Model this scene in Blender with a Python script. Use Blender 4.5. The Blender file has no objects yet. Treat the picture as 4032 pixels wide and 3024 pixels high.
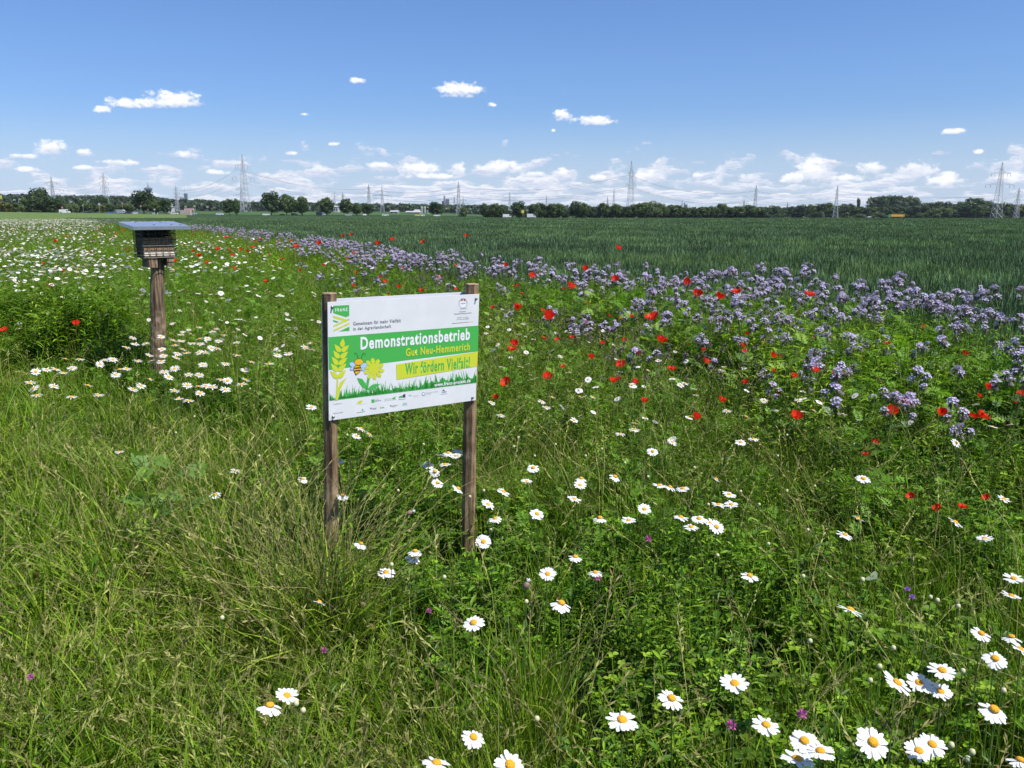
import bpy, math, random
import numpy as np
from mathutils import Vector, Matrix

scene = bpy.context.scene
COL = scene.collection
R_ = math.radians

# ------------------------------------------------------------------ camera
USE_HAZE = True
CAM_H = 1.68          # eye height
FPX = 3265.0          # focal length in photo pixels (4032 wide)
HORIZON = 838.0       # photo row of the true horizon
PITCH = math.atan((1512 - HORIZON) / FPX)
cam_data = bpy.data.cameras.new('camera')
cam_data.sensor_width = 36.0
cam_data.lens = 36.0 * FPX / 4032.0
cam_data.clip_start = 0.05
cam_data.clip_end = 60000
cam = bpy.data.objects.new('camera', cam_data)
cam.location = (0, 0, CAM_H)
cam.rotation_euler = (math.pi / 2 - PITCH, 0, 0)
COL.objects.link(cam)
scene.camera = cam

# ------------------------------------------------------------------ light
SUN_EL = R_(58)
SUN_H = Vector((0.87, -0.5, 0)).normalized()
SUN = Vector((SUN_H.x * math.cos(SUN_EL), SUN_H.y * math.cos(SUN_EL), math.sin(SUN_EL)))
sun_data = bpy.data.lights.new('sun', 'SUN')
sun_data.energy = 5.0
sun_data.angle = R_(0.53)
sun_data.color = (1.0, 0.955, 0.88)
sun = bpy.data.objects.new('sun', sun_data)
sun.rotation_euler = (-SUN).to_track_quat('-Z', 'Y').to_euler()
sun.location = (0, 0, 60)
COL.objects.link(sun)
scene.view_settings.view_transform = 'Standard'
scene.view_settings.look = 'None'
scene.view_settings.gamma = 1.0
scene.view_settings.exposure = 0.27
cy = scene.cycles
cy.max_bounces = 4
cy.diffuse_bounces = 1
cy.glossy_bounces = 2
cy.transmission_bounces = 4
cy.transparent_max_bounces = 4
cy.volume_bounces = 0
cy.use_denoising = True
cy.use_adaptive_sampling = True
cy.adaptive_threshold = 0.02
cy.sample_clamp_indirect = 6.0
cy.caustics_reflective = False
cy.caustics_refractive = False


def ray(px, py):
    """world direction through a photo pixel"""
    u = (px - 2016) / FPX
    v = (1512 - py) / FPX
    return np.array([u, math.cos(PITCH) + v * math.sin(PITCH), -math.sin(PITCH) + v * math.cos(PITCH)])


def at_z(px, py, z):
    r = ray(px, py)
    t = (z - CAM_H) / r[2]
    return Vector((r[0] * t, r[1] * t, z))


def at_y(px, py, y):
    r = ray(px, py)
    t = y / r[1]
    return Vector((r[0] * t, y, CAM_H + r[2] * t))


def azel(px, py):
    r = ray(px, py)
    r = r / np.linalg.norm(r)
    return math.degrees(math.atan2(r[0], r[1])), math.degrees(math.asin(r[2]))


# ------------------------------------------------------------------ node helper
class Sk:
    """a socket (or number) with arithmetic that adds math nodes"""
    def __init__(self, nt, s):
        self.nt, self.s = nt, s

    def m(self, op, *o, clamp=False):
        n = self.nt.nodes.new('ShaderNodeMath')
        n.operation = op
        n.use_clamp = clamp
        for i, x in enumerate((self,) + o):
            x = x.s if isinstance(x, Sk) else x
            if isinstance(x, (int, float)):
                n.inputs[i].default_value = x
            else:
                self.nt.links.new(x, n.inputs[i])
        return Sk(self.nt, n.outputs[0])

    def __add__(s, o): return s.m('ADD', o)
    def __sub__(s, o): return s.m('SUBTRACT', o)
    def __mul__(s, o): return s.m('MULTIPLY', o)
    def __truediv__(s, o): return s.m('DIVIDE', o)
    def max(s, o): return s.m('MAXIMUM', o)
    def min(s, o): return s.m('MINIMUM', o)

    def ramp(s, a, b, c=0.0, d=1.0, smooth=True):
        n = s.nt.nodes.new('ShaderNodeMapRange')
        n.interpolation_type = 'SMOOTHSTEP' if smooth else 'LINEAR'
        s.nt.links.new(s.s, n.inputs[0])
        for i, x in enumerate((a, b, c, d)):
            if isinstance(x, Sk):
                s.nt.links.new(x.s, n.inputs[i + 1])
            else:
                n.inputs[i + 1].default_value = x
        return Sk(s.nt, n.outputs[0])


def mixc(nt, fac, a, b, mode='MIX'):
    n = nt.nodes.new('ShaderNodeMix')
    n.data_type = 'RGBA'
    n.blend_type = mode
    for s, x in ((n.inputs[0], fac), (n.inputs[6], a), (n.inputs[7], b)):
        x = x.s if isinstance(x, Sk) else x
        if isinstance(x, (int, float)):
            s.default_value = x
        elif isinstance(x, tuple):
            s.default_value = (x[0], x[1], x[2], 1)
        else:
            nt.links.new(x, s)
    return n.outputs[2]


def noise(nt, vec, scale, detail=4, rough=0.55, dim='3D', w=None):
    n = nt.nodes.new('ShaderNodeTexNoise')
    n.noise_dimensions = dim
    n.inputs['Scale'].default_value = scale
    n.inputs['Detail'].default_value = detail
    n.inputs['Roughness'].default_value = rough
    if vec is not None:
        nt.links.new(vec, n.inputs['Vector'])
    return Sk(nt, n.outputs[0])


# ------------------------------------------------------------------ sky with fair-weather cumulus
world = bpy.data.worlds.new('World')
scene.world = world
world.use_nodes = True
world.cycles.sampling_method = 'MANUAL'
world.cycles.sample_map_resolution = 256
wt = world.node_tree
for n in list(wt.nodes):
    wt.nodes.remove(n)
SKY_S = 0.10
out = wt.nodes.new('ShaderNodeOutputWorld')
bg = wt.nodes.new('ShaderNodeBackground')
bg.inputs['Strength'].default_value = SKY_S
wt.links.new(bg.outputs[0], out.inputs[0])
sky = wt.nodes.new('ShaderNodeTexSky')
sky.sky_type = 'NISHITA'
sky.sun_disc = False
sky.sun_elevation = SUN_EL
sky.sun_rotation = math.atan2(SUN.x, SUN.y)
sky.altitude = 50
sky.air_density = 1.0
sky.dust_density = 0.6
sky.ozone_density = 2.2
tc = wt.nodes.new('ShaderNodeTexCoord')
sx = wt.nodes.new('ShaderNodeSeparateXYZ')
wt.links.new(tc.outputs['Generated'], sx.inputs[0])
X, Y, Z = (Sk(wt, sx.outputs[i]) for i in range(3))
AZ = X.m('ARCTAN2', Y) * (180 / math.pi)
EL = Z.m('ARCSINE') * (180 / math.pi)


def comb(nt, x, y, z=0.0):
    n = nt.nodes.new('ShaderNodeCombineXYZ')
    for i, v in enumerate((x, y, z)):
        if isinstance(v, Sk):
            nt.links.new(v.s, n.inputs[i])
        else:
            n.inputs[i].default_value = v
    return n.outputs[0]


# edge noise shared by every single cloud
ne = noise(wt, comb(wt, AZ * 1.0, EL * 1.5), 1.9, 6, 0.62)
nb = noise(wt, comb(wt, AZ * 1.0, EL * 1.3, 7.3), 0.75, 3, 0.5)
# single clouds: (x, y of middle, width, height) measured on the photo at 2212 px
CLOUDS = [(372, 216, 138, 34), (325, 220, 90, 26), (270, 223, 90, 20), (222, 238, 42, 15), (772, 174, 38, 13), (995, 196, 100, 32),
          (1062, 226, 20, 9), (1215, 250, 42, 25), (1283, 261, 98, 20), (657, 247, 18, 6), (722, 311, 26, 8),
          (630, 331, 28, 10), (401, 334, 48, 16), (112, 320, 80, 32), (183, 331, 50, 15), (2058, 284, 56, 13), (2114, 328, 26, 10),
          (1195, 282, 12, 6), (1508, 378, 28, 13), (1756, 370, 80, 52), (1716, 384, 60, 24), (1880, 364, 70, 24), (1985, 366, 90, 36),
          (2040, 392, 84, 34), (1395, 380, 58, 24), (988, 366, 40, 30), (905, 363, 96, 24), (1085, 362, 100, 26), (820, 357, 66, 12),
          (2190, 384, 60, 24), (255, 352, 90, 14), (180, 362, 60, 10), (50, 338, 70, 10), (1215, 374, 30, 24), (940, 381, 120, 12),
          (1620, 385, 50, 18), (1830, 385, 90, 16), (60, 366, 60, 12), (470, 372, 60, 12), (1150, 378, 60, 14), (1290, 384, 40, 14)]
PV = comb(wt, AZ, EL)


def vmath(op, x, *vals):
    n = wt.nodes.new('ShaderNodeVectorMath')
    n.operation = op
    wt.links.new(x, n.inputs[0])
    for i, v in enumerate(vals):
        if isinstance(v, tuple):
            n.inputs[i + 1].default_value = v
        else:
            wt.links.new(v, n.inputs[i + 1])
    return n.outputs['Value' if op == 'DOT_PRODUCT' else 'Vector']


dmin = None
smax = None
for (cx, cy_, w, h) in CLOUDS:
    a0, e0 = azel(cx * 1.8228, cy_ * 1.8228)
    a1, _ = azel((cx + w / 2) * 1.8228, cy_ * 1.8228)
    _, e1 = azel(cx * 1.8228, (cy_ - h / 2) * 1.8228)
    ra, re = abs(a1 - a0) * 1.06, abs(e1 - e0) * 1.35
    v = vmath('MULTIPLY_ADD', PV, (1 / ra, 1 / re, 0), (-a0 / ra, -e0 / re, 0))
    d2 = Sk(wt, vmath('DOT_PRODUCT', v, v))
    yy = Sk(wt, vmath('DOT_PRODUCT', v, (0, 1, 0)))
    s = d2.m('MULTIPLY_ADD', -3.0, yy)
    dmin = d2 if dmin is None else dmin.min(d2)
    smax = s if smax is None else smax.max(s)
y_est = smax + dmin * 3.0
val = (dmin * -1.0 + 1.0) + (ne - 0.5) * 3.2 + (nb - 0.5) * 1.2
val = val.min((dmin * -1.0 + 1.7) * 2.0)
m_single = val.ramp(0.0, 0.95) * (y_est + (ne - 0.5) * 0.8).ramp(-0.85, -0.45)
shade = y_est
# the low band of far cumuli, rows closing up towards the horizon, all round the sky
lg = (EL.max(0.0) + 0.55).m('LOGARITHM', math.e)
bv = comb(wt, AZ * 0.36, lg * 3.4, 1.7)
bv2 = comb(wt, AZ * 0.36, lg * 3.4 - 0.16, 1.7)
fb = noise(wt, bv, 1.35, 7, 0.60)
fb2 = noise(wt, bv2, 1.35, 7, 0.60)
big = noise(wt, comb(wt, AZ * 0.07, EL * 0.10, 3.1), 1.0, 2, 0.5)
cover = EL.ramp(1.5, 6.6, 0.062, -0.27) + (big - 0.5) * 0.34
fbc = fb + cover
m_band = fbc.ramp(0.49, 0.58) * EL.ramp(0.0, 1.2, 0.55, 1.0) * EL.ramp(5.0, 8.2, 1.0, 0.0)
s_band = ((fb2 - fb) * 7.0 + 0.62).m('MINIMUM', 1.0, clamp=True)
m_veil = EL.ramp(0.2, 7.0, 0.62, 0.0)
WHITE = 1.0 / SKY_S
tint = mixc(wt, 1.0, sky.outputs[0], (0.60, 0.82, 1.19), 'MULTIPLY')
veil = mixc(wt, m_veil, tint, (0.56 * WHITE, 0.655 * WHITE, 0.80 * WHITE))
bandc = mixc(wt, s_band, (0.56 * WHITE, 0.615 * WHITE, 0.755 * WHITE), (0.88 * WHITE, 0.88 * WHITE, 0.90 * WHITE))
c1 = mixc(wt, m_band * 0.93, veil, bandc)
shade_n = (shade + (nb - 0.5) * 2.5).ramp(-0.75, 0.25)
singc = mixc(wt, shade_n, (0.66 * WHITE, 0.70 * WHITE, 0.80 * WHITE), (0.97 * WHITE, 0.97 * WHITE, 0.97 * WHITE))
c2 = mixc(wt, m_single * 0.97, c1, singc)
wt.links.new(c2, bg.inputs['Color'])


# ------------------------------------------------------------------ mesh builder
class MB:
    def __init__(self):
        self.v, self.f, self.m, self.r, self.t = [], [], [], [], None
        self.cur = 0
        self.rn = 0.5

    def add(self, vs, fs):
        b = len(self.v)
        self.v.extend([tuple(p) for p in vs])
        self.r.extend([self.rn] * len(vs))
        for f in fs:
            self.f.append(tuple(b + i for i in f))
            self.m.append(self.cur)

    def box(self, c, s, M=None):
        x, y, z = (k / 2 for k in s)
        vs = [Vector((a * x, b_ * y, c_ * z)) for a in (-1, 1) for b_ in (-1, 1) for c_ in (-1, 1)]
        if M is not None:
            vs = [M @ p for p in vs]
        c = Vector(c)
        vs = [p + c for p in vs]
        self.add(vs, [(0, 1, 3, 2), (4, 6, 7, 5), (0, 4, 5, 1), (2, 3, 7, 6), (0, 2, 6, 4), (1, 5, 7, 3)])

    def tube(self, pts, rad, n=6, cap=True):
        pts = [Vector(p) for p in pts]
        if not isinstance(rad, (list, tuple)):
            rad = [rad] * len(pts)
        rings = []
        up = None
        for i, p in enumerate(pts):
            d = (pts[min(i + 1, len(pts) - 1)] - pts[max(i - 1, 0)])
            if d.length < 1e-9:
                d = Vector((0, 0, 1))
            d.normalize()
            if up is None:
                up = d.orthogonal().normalized()
            else:
                up = (up - d * up.dot(d))
                up = up.normalized() if up.length > 1e-6 else d.orthogonal().normalized()
            s = d.cross(up)
            rings.append([p + (up * math.cos(2 * math.pi * k / n) + s * math.sin(2 * math.pi * k / n)) * rad[i] for k in range(n)])
        vs = [p for r in rings for p in r]
        fs = []
        for i in range(len(pts) - 1):
            for k in range(n):
                fs.append((i * n + k, i * n + (k + 1) % n, (i + 1) * n + (k + 1) % n, (i + 1) * n + k))
        if cap:
            fs.append(tuple(range(n - 1, -1, -1)))
            fs.append(tuple((len(pts) - 1) * n + k for k in range(n)))
        self.add(vs, fs)

    def blade(self, base, h, az, lean, width, droop=0.0, seg=4, twist=0.0):
        """grass blade: rises h, bends lean*h towards az"""
        d = Vector((math.cos(az), math.sin(az), 0))
        s = Vector((-math.sin(az + twist), math.cos(az + twist), 0))
        vs = []
        for i in range(seg + 1):
            t = i / seg
            p = Vector(base) + d * (lean * h * t ** 1.7) + Vector((0, 0, h * (t - droop * t ** 3)))
            w = width * (0.55 + 0.9 * t - 1.35 * t * t) if i < seg else 0
            if i < seg:
                vs += [p - s * w, p + s * w]
            else:
                vs += [p]
        fs = [(2 * i, 2 * i + 1, 2 * i + 3, 2 * i + 2) for i in range(seg - 1)] + [(2 * seg - 2, 2 * seg - 1, 2 * seg)]
        self.add(vs, fs)

    def leaf(self, base, d, nrm, L, W, fold=0.25, curl=0.2):
        """oval leaf from base along d with midrib, nrm up"""
        d = Vector(d).normalized()
        nrm = Vector(nrm)
        nrm = (nrm - d * nrm.dot(d))
        nrm = nrm.normalized() if nrm.length > 1e-5 else d.orthogonal().normalized()
        s = d.cross(nrm)
        b = Vector(base)
        vs = [b]
        for t, w in ((0.3, 0.85), (0.62, 1.0), (0.86, 0.55)):
            p = b + d * (L * t) - nrm * (curl * L * t * t)
            q = nrm * (fold * W * w)
            vs += [p - s * (W * w / 2) + q, p, p + s * (W * w / 2) + q]
        vs.append(b + d * L - nrm * (curl * L))
        self.add(vs, [(0, 2, 1), (0, 3, 2), (1, 2, 5, 4), (2, 3, 6, 5), (4, 5, 8, 7), (5, 6, 9, 8), (7, 8, 10), (8, 9, 10)])

    def diamond(self, base, d, nrm, L, W):
        d = Vector(d).normalized()
        nrm = Vector(nrm)
        s = d.cross(nrm)
        s = s.normalized() if s.length > 1e-5 else d.orthogonal().normalized()
        b = Vector(base)
        self.add([b, b + d * L * .5 - s * W / 2, b + d * L, b + d * L * .5 + s * W / 2], [(0, 1, 2, 3)])

    def lathe(self, prof, n=12, c=(0, 0, 0), M=None):
        vs, fs = [], []
        for (r, z) in prof:
            for k in range(n):
                p = Vector((r * math.cos(2 * math.pi * k / n), r * math.sin(2 * math.pi * k / n), z))
                vs.append((M @ p if M is not None else p) + Vector(c))
        for i in range(len(prof) - 1):
            for k in range(n):
                fs.append((i * n + k, i * n + (k + 1) % n, (i + 1) * n + (k + 1) % n, (i + 1) * n + k))
        fs.append(tuple(range(n - 1, -1, -1)))
        fs.append(tuple((len(prof) - 1) * n + k for k in range(n)))
        self.add(vs, fs)

    def mesh(self, name, mats, smooth=False):
        me = bpy.data.meshes.new(name)
        me.from_pydata(self.v, [], self.f)
        if not isinstance(mats, (list, tuple)):
            mats = [mats]
        for m in mats:
            me.materials.append(m)
        me.polygons.foreach_set('material_index', self.m)
        if smooth:
            me.polygons.foreach_set('use_smooth', [True] * len(self.f))
        at = me.attributes.new('rnd', 'FLOAT', 'POINT')
        at.data.foreach_set('value', self.r)
        if self.t is not None:
            me.attributes.new('tone', 'FLOAT', 'POINT').data.foreach_set('value', self.t)
        me.update()
        return me

    def obj(self, name, mats, parent=None, smooth=False, loc=None, rot=None):
        return link(name, self.mesh(name, mats, smooth), parent, loc, rot)


KIDS = {}


def link(name, me, parent=None, loc=None, rot=None):
    o = bpy.data.objects.new(name, me)
    COL.objects.link(o)
    if parent is not None:
        o.parent = parent
        KIDS.setdefault(parent.name, []).append(o)
    if loc is not None:
        o.location = loc
    if rot is not None:
        o.rotation_euler = rot
    return o


def tag(o, label, cat, group=None, kind=None):
    o['label'] = label
    o['category'] = cat
    if group:
        o['group'] = group
    if kind:
        o['kind'] = kind
    return o


def thing(name, loc, label, cat, group=None, rot=(0, 0, 0)):
    o = bpy.data.objects.new(name, None)
    COL.objects.link(o)
    o.location = loc
    o.rotation_euler = rot
    o.empty_display_size = 0.05
    return tag(o, label, cat, group)


def copy_tree(src, parent=None):
    c = src.copy()
    COL.objects.link(c)
    if parent is not None:
        c.parent = parent
        c.matrix_parent_inverse = src.matrix_parent_inverse.copy()
    for ch in KIDS.get(src.name, ()):
        copy_tree(ch, c)
    return c


# ------------------------------------------------------------------ materials
def mat_new(name):
    m = bpy.data.materials.new(name)
    m.use_nodes = True
    nt = m.node_tree
    b = nt.nodes['Principled BSDF']
    return m, nt, b


def plain(name, col, rough=0.6, metal=0.0, spec=0.5, var=0.0, scale=20, bump=0.0):
    m, nt, b = mat_new(name)
    b.inputs['Roughness'].default_value = rough
    b.inputs['Metallic'].default_value = metal
    b.inputs['Specular IOR Level'].default_value = spec
    if var or bump:
        t = nt.nodes.new('ShaderNodeTexCoord')
        n = noise(nt, t.outputs['Object'], scale, 5, 0.6)
        c = mixc(nt, n.ramp(0.3, 0.7), tuple(k * (1 - var) for k in col), tuple(min(1, k * (1 + var)) for k in col))
        nt.links.new(c, b.inputs['Base Color'])
        if bump:
            bn = nt.nodes.new('ShaderNodeBump')
            bn.inputs['Strength'].default_value = bump
            bn.inputs['Distance'].default_value = 0.01
            nt.links.new(n.s, bn.inputs['Height'])
            nt.links.new(bn.outputs[0], b.inputs['Normal'])
    else:
        b.inputs['Base Color'].default_value = (*col, 1)
    return m


def attr(nt, name, inst=False):
    a = nt.nodes.new('ShaderNodeAttribute')
    a.attribute_name = name
    if inst:
        a.attribute_type = 'INSTANCER'
    return Sk(nt, a.outputs['Fac'])


def foliage(name, a, b_, c=None, trans=0.35, rough=0.5, spec=0.35, inst=True, tcol=None, toned=False):
    """leaf: colour varies per blade (rnd) and per plant (tint), with light passing through"""
    m, nt, b = mat_new(name)
    r = attr(nt, 'rnd')
    col = mixc(nt, r, a, b_)
    if inst:
        t = attr(nt, 'tint', True)
        if toned:
            t = t * 0.6 + (attr(nt, 'tone') * 5.77).m('FRACT') * 0.4
        col = mixc(nt, t.ramp(0.5, 0.95) * 0.9, col, c if c else b_)
        br = (attr(nt, 'tone') if toned else (t * 7.31).m('FRACT')) * 1.0 + 0.50
        mm = nt.nodes.new('ShaderNodeVectorMath')
        mm.operation = 'SCALE'
        nt.links.new(col, mm.inputs[0])
        nt.links.new(br.s, mm.inputs['Scale'])
        col = mm.outputs[0]
    nt.links.new(col, b.inputs['Base Color'])
    b.inputs['Roughness'].default_value = rough
    b.inputs['Specular IOR Level'].default_value = spec
    tr = nt.nodes.new('ShaderNodeBsdfTranslucent')
    tc_ = mixc(nt, 1.0, col, tcol if tcol else (1.5, 1.55, 0.7), 'MULTIPLY')
    nt.links.new(tc_, tr.inputs[0])
    mx = nt.nodes.new('ShaderNodeMixShader')
    mx.inputs[0].default_value = trans
    nt.links.new(b.outputs[0], mx.inputs[1])
    nt.links.new(tr.outputs[0], mx.inputs[2])
    nt.links.new(mx.outputs[0], nt.nodes['Material Output'].inputs[0])
    return m


def wood(name, dark, mid, light, axis_scale=(14, 14, 1.2)):
    m, nt, b = mat_new(name)
    t = nt.nodes.new('ShaderNodeTexCoord')
    mp = nt.nodes.new('ShaderNodeMapping')
    mp.inputs['Scale'].default_value = axis_scale
    nt.links.new(t.outputs['Object'], mp.inputs[0])
    n1 = noise(nt, mp.outputs[0], 3.2, 8, 0.65)
    n2 = noise(nt, t.outputs['Object'], 9, 4, 0.6)
    c = mixc(nt, n1.ramp(0.36, 0.66), dark, mid)
    c = mixc(nt, n2.ramp(0.45, 0.75), c, light)
    nt.links.new(c, b.inputs['Base Color'])
    b.inputs['Roughness'].default_value = 0.85
    b.inputs['Specular IOR Level'].default_value = 0.15
    bn = nt.nodes.new('ShaderNodeBump')
    bn.inputs['Strength'].default_value = 0.8
    bn.inputs['Distance'].default_value = 0.006
    nt.links.new(n1.s, bn.inputs['Height'])
    nt.links.new(bn.outputs[0], b.inputs['Normal'])
    return m


M_GRASS = foliage('grass_blades', (0.062, 0.135, 0.006), (0.190, 0.295, 0.018), (0.300, 0.345, 0.048), spec=0.15, toned=True, trans=0.24)
M_LUSH = foliage('lush_green_leaves', (0.052, 0.132, 0.006), (0.165, 0.300, 0.015), (0.250, 0.355, 0.030), spec=0.18, toned=True, trans=0.24)
M_STRAW = foliage('dry_seed_heads', (0.340, 0.350, 0.105), (0.270, 0.250, 0.090), (0.290, 0.220, 0.115), trans=0.25, spec=0.15, toned=True)
M_PINN = foliage('pinnate_leaves', (0.110, 0.235, 0.020), (0.190, 0.320, 0.050), (0.230, 0.340, 0.060), spec=0.15, toned=True)
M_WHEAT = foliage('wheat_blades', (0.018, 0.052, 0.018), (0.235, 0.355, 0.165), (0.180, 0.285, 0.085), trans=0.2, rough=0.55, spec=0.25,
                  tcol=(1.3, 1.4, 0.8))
M_STEM = foliage('flower_stems', (0.085, 0.160, 0.030), (0.140, 0.210, 0.045), inst=False, trans=0.15)
M_PETAL = foliage('white_petals', (0.86, 0.86, 0.84), (0.90, 0.90, 0.87), inst=False, trans=0.30, tcol=(1, 1, 0.97), spec=0.2)
M_DISC = plain('yellow_disc', (0.80, 0.38, 0.012), 0.8, var=0.25, scale=400, bump=0.5)
M_RED = foliage('poppy_petals', (0.72, 0.018, 0.010), (0.80, 0.050, 0.014), inst=False, trans=0.35, tcol=(1.1, 0.8, 0.6), spec=0.15)
M_BLACK = plain('poppy_heart', (0.012, 0.012, 0.014), 0.8)
M_LILAC = foliage('lilac_florets', (0.45, 0.37, 0.59), (0.69, 0.62, 0.77), inst=False, trans=0.25, tcol=(1, 1, 1), spec=0.1)
M_CALYX = foliage('phacelia_calyx', (0.085, 0.070, 0.065), (0.135, 0.100, 0.105), inst=False, trans=0.1)
M_BUD = foliage('cream_buds', (0.60, 0.60, 0.30), (0.72, 0.68, 0.42), inst=False, trans=0.15, tcol=(1, 1, 1))
M_BLUE = foliage('cornflower_blue', (0.05, 0.09, 0.55), (0.10, 0.14, 0.62), inst=False, trans=0.2, tcol=(1, 1, 1))
M_PINK = foliage('clover_pink', (0.45, 0.06, 0.30), (0.62, 0.16, 0.42), inst=False, trans=0.2, tcol=(1, 1, 1))
M_VIOLET = foliage('vetch_violet', (0.25, 0.06, 0.45), (0.45, 0.22, 0.62), inst=False, trans=0.2, tcol=(1, 1, 1))
M_CAMP = foliage('campion_calyx', (0.36, 0.22, 0.18), (0.46, 0.33, 0.26), inst=False, trans=0.3, tcol=(1, 1, 1))

# ------------------------------------------------------------------ terrain
TD = np.array([0, 150, 340, 560, 640, 900, 1500, 12000.0])
TX = np.array([0, 1000, 1650, 2050, 4032.0])
TZ = np.array([[0, 0, 1.0, 2.0, 2.7, 4.7, 6, 6],
               [0, 0, 0.0, 0.0, 0.4, 2.3, 5, 5],
               [0, 0, -0.2, -0.5, -0.1, 2.2, 4, 4],
               [0, 0, -0.8, -1.6, -1.9, -3.2, -4, -4],
               [0, 0, -0.9, -2.0, -2.6, -3.9, -6, -6.0]])


def ground_z(x, y):
    d = math.hypot(x, y)
    if y > 0.15 * d:
        px = 2016 + FPX * x / y
    else:
        px = 0 if x < 0 else 4032
    col = [np.interp(d, TD, TZ[i]) for i in range(len(TX))]
    return float(np.interp(px, TX, col))


mb = MB()
rings = [0.0, 3, 10, 30, 80, 150, 200, 260, 340, 440, 500, 560, 600, 640, 760, 900, 1150, 1500, 2500, 4000, 6000]
angs = sorted(set([round(a, 3) for a in np.linspace(-180, 180, 61)] + [round(a, 3) for a in np.linspace(-45, 45, 61)]))[:-1]
mb.v.append((0, 0, 0)); mb.r.append(0.5)
for r in rings[1:]:
    for a in angs:
        x, y = r * math.sin(R_(a)), r * math.cos(R_(a))
        mb.v.append((x, y, ground_z(x, y))); mb.r.append(0.5)
nA = len(angs)
for k in range(nA):
    mb.f.append((0, 1 + (k + 1) % nA, 1 + k)); mb.m.append(0)
for i in range(len(rings) - 2):
    for k in range(nA):
        a, b = 1 + i * nA + k, 1 + i * nA + (k + 1) % nA
        mb.f.append((a, b, b + nA, a + nA)); mb.m.append(0)
m, nt, b = mat_new('field_ground')
t = nt.nodes.new('ShaderNodeTexCoord')
n1 = noise(nt, t.outputs['Object'], 0.012, 4, 0.6)
n2 = noise(nt, t.outputs['Object'], 1.3, 6, 0.65)
c = mixc(nt, n1.ramp(0.35, 0.65), (0.040, 0.085, 0.030), (0.060, 0.115, 0.036))
c = mixc(nt, n2.ramp(0.3, 0.75), (0.030, 0.050, 0.018), c)
nt.links.new(c, b.inputs['Base Color'])
b.inputs['Roughness'].default_value = 0.95
b.inputs['Specular IOR Level'].default_value = 0.1
M_GROUND = m
g = mb.obj('ground', M_GROUND)
tag(g, 'flat farmland under the flower strip and fields', 'ground', kind='structure')


def polar_sheet(name, x0, x1, d0, d1, mat, lift, nx=24, nd=10):
    s = MB()
    for j in range(nd + 1):
        for i in range(nx + 1):
            px = x0 + (x1 - x0) * i / nx
            a0 = d0(px) if callable(d0) else d0
            a1 = d1(px) if callable(d1) else d1
            d = a0 + (a1 - a0) * j / nd
            dx, dy = (px - 2016) / FPX, 1.0
            L = math.hypot(dx, dy)
            x, y = dx / L * d, dy / L * d
            s.v.append((x, y, ground_z(x, y) + lift)); s.r.append(.5)
    for j in range(nd):
        for i in range(nx):
            a = j * (nx + 1) + i
            s.f.append((a, a + 1, a + nx + 2, a + nx + 1)); s.m.append(0)
    return s.obj(name, mat)


M_BARLEY = plain('pale_green_crop', (0.115, 0.170, 0.048), 0.95, spec=0.1, var=0.25, scale=0.4)
o = polar_sheet('crop_field', -700, 760, lambda p: 92 if p < 400 else 92 + (p - 400) * 0.35, lambda p: 535 if p < 500 else 500, M_BARLEY, 0.35)
tag(o, 'pale green crop field beyond the flower strip', 'field', kind='structure')
M_FARF = plain('far_green_crop', (0.062, 0.120, 0.034), 0.95, spec=0.1, var=0.2, scale=0.05)
o = polar_sheet('meadow', 760, 2000, 590, 880, M_FARF, 0.25)
tag(o, 'smooth green meadow in front of the far wood', 'meadow', kind='structure')
M_ROAD = plain('asphalt', (0.16, 0.15, 0.14), 0.9, var=0.15, scale=2)
o = polar_sheet('road', 300, 640, 541, 551, M_ROAD, 0.12, 14, 1)
tag(o, 'grey country road at the junction beside the big tree', 'road', kind='structure')


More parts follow.
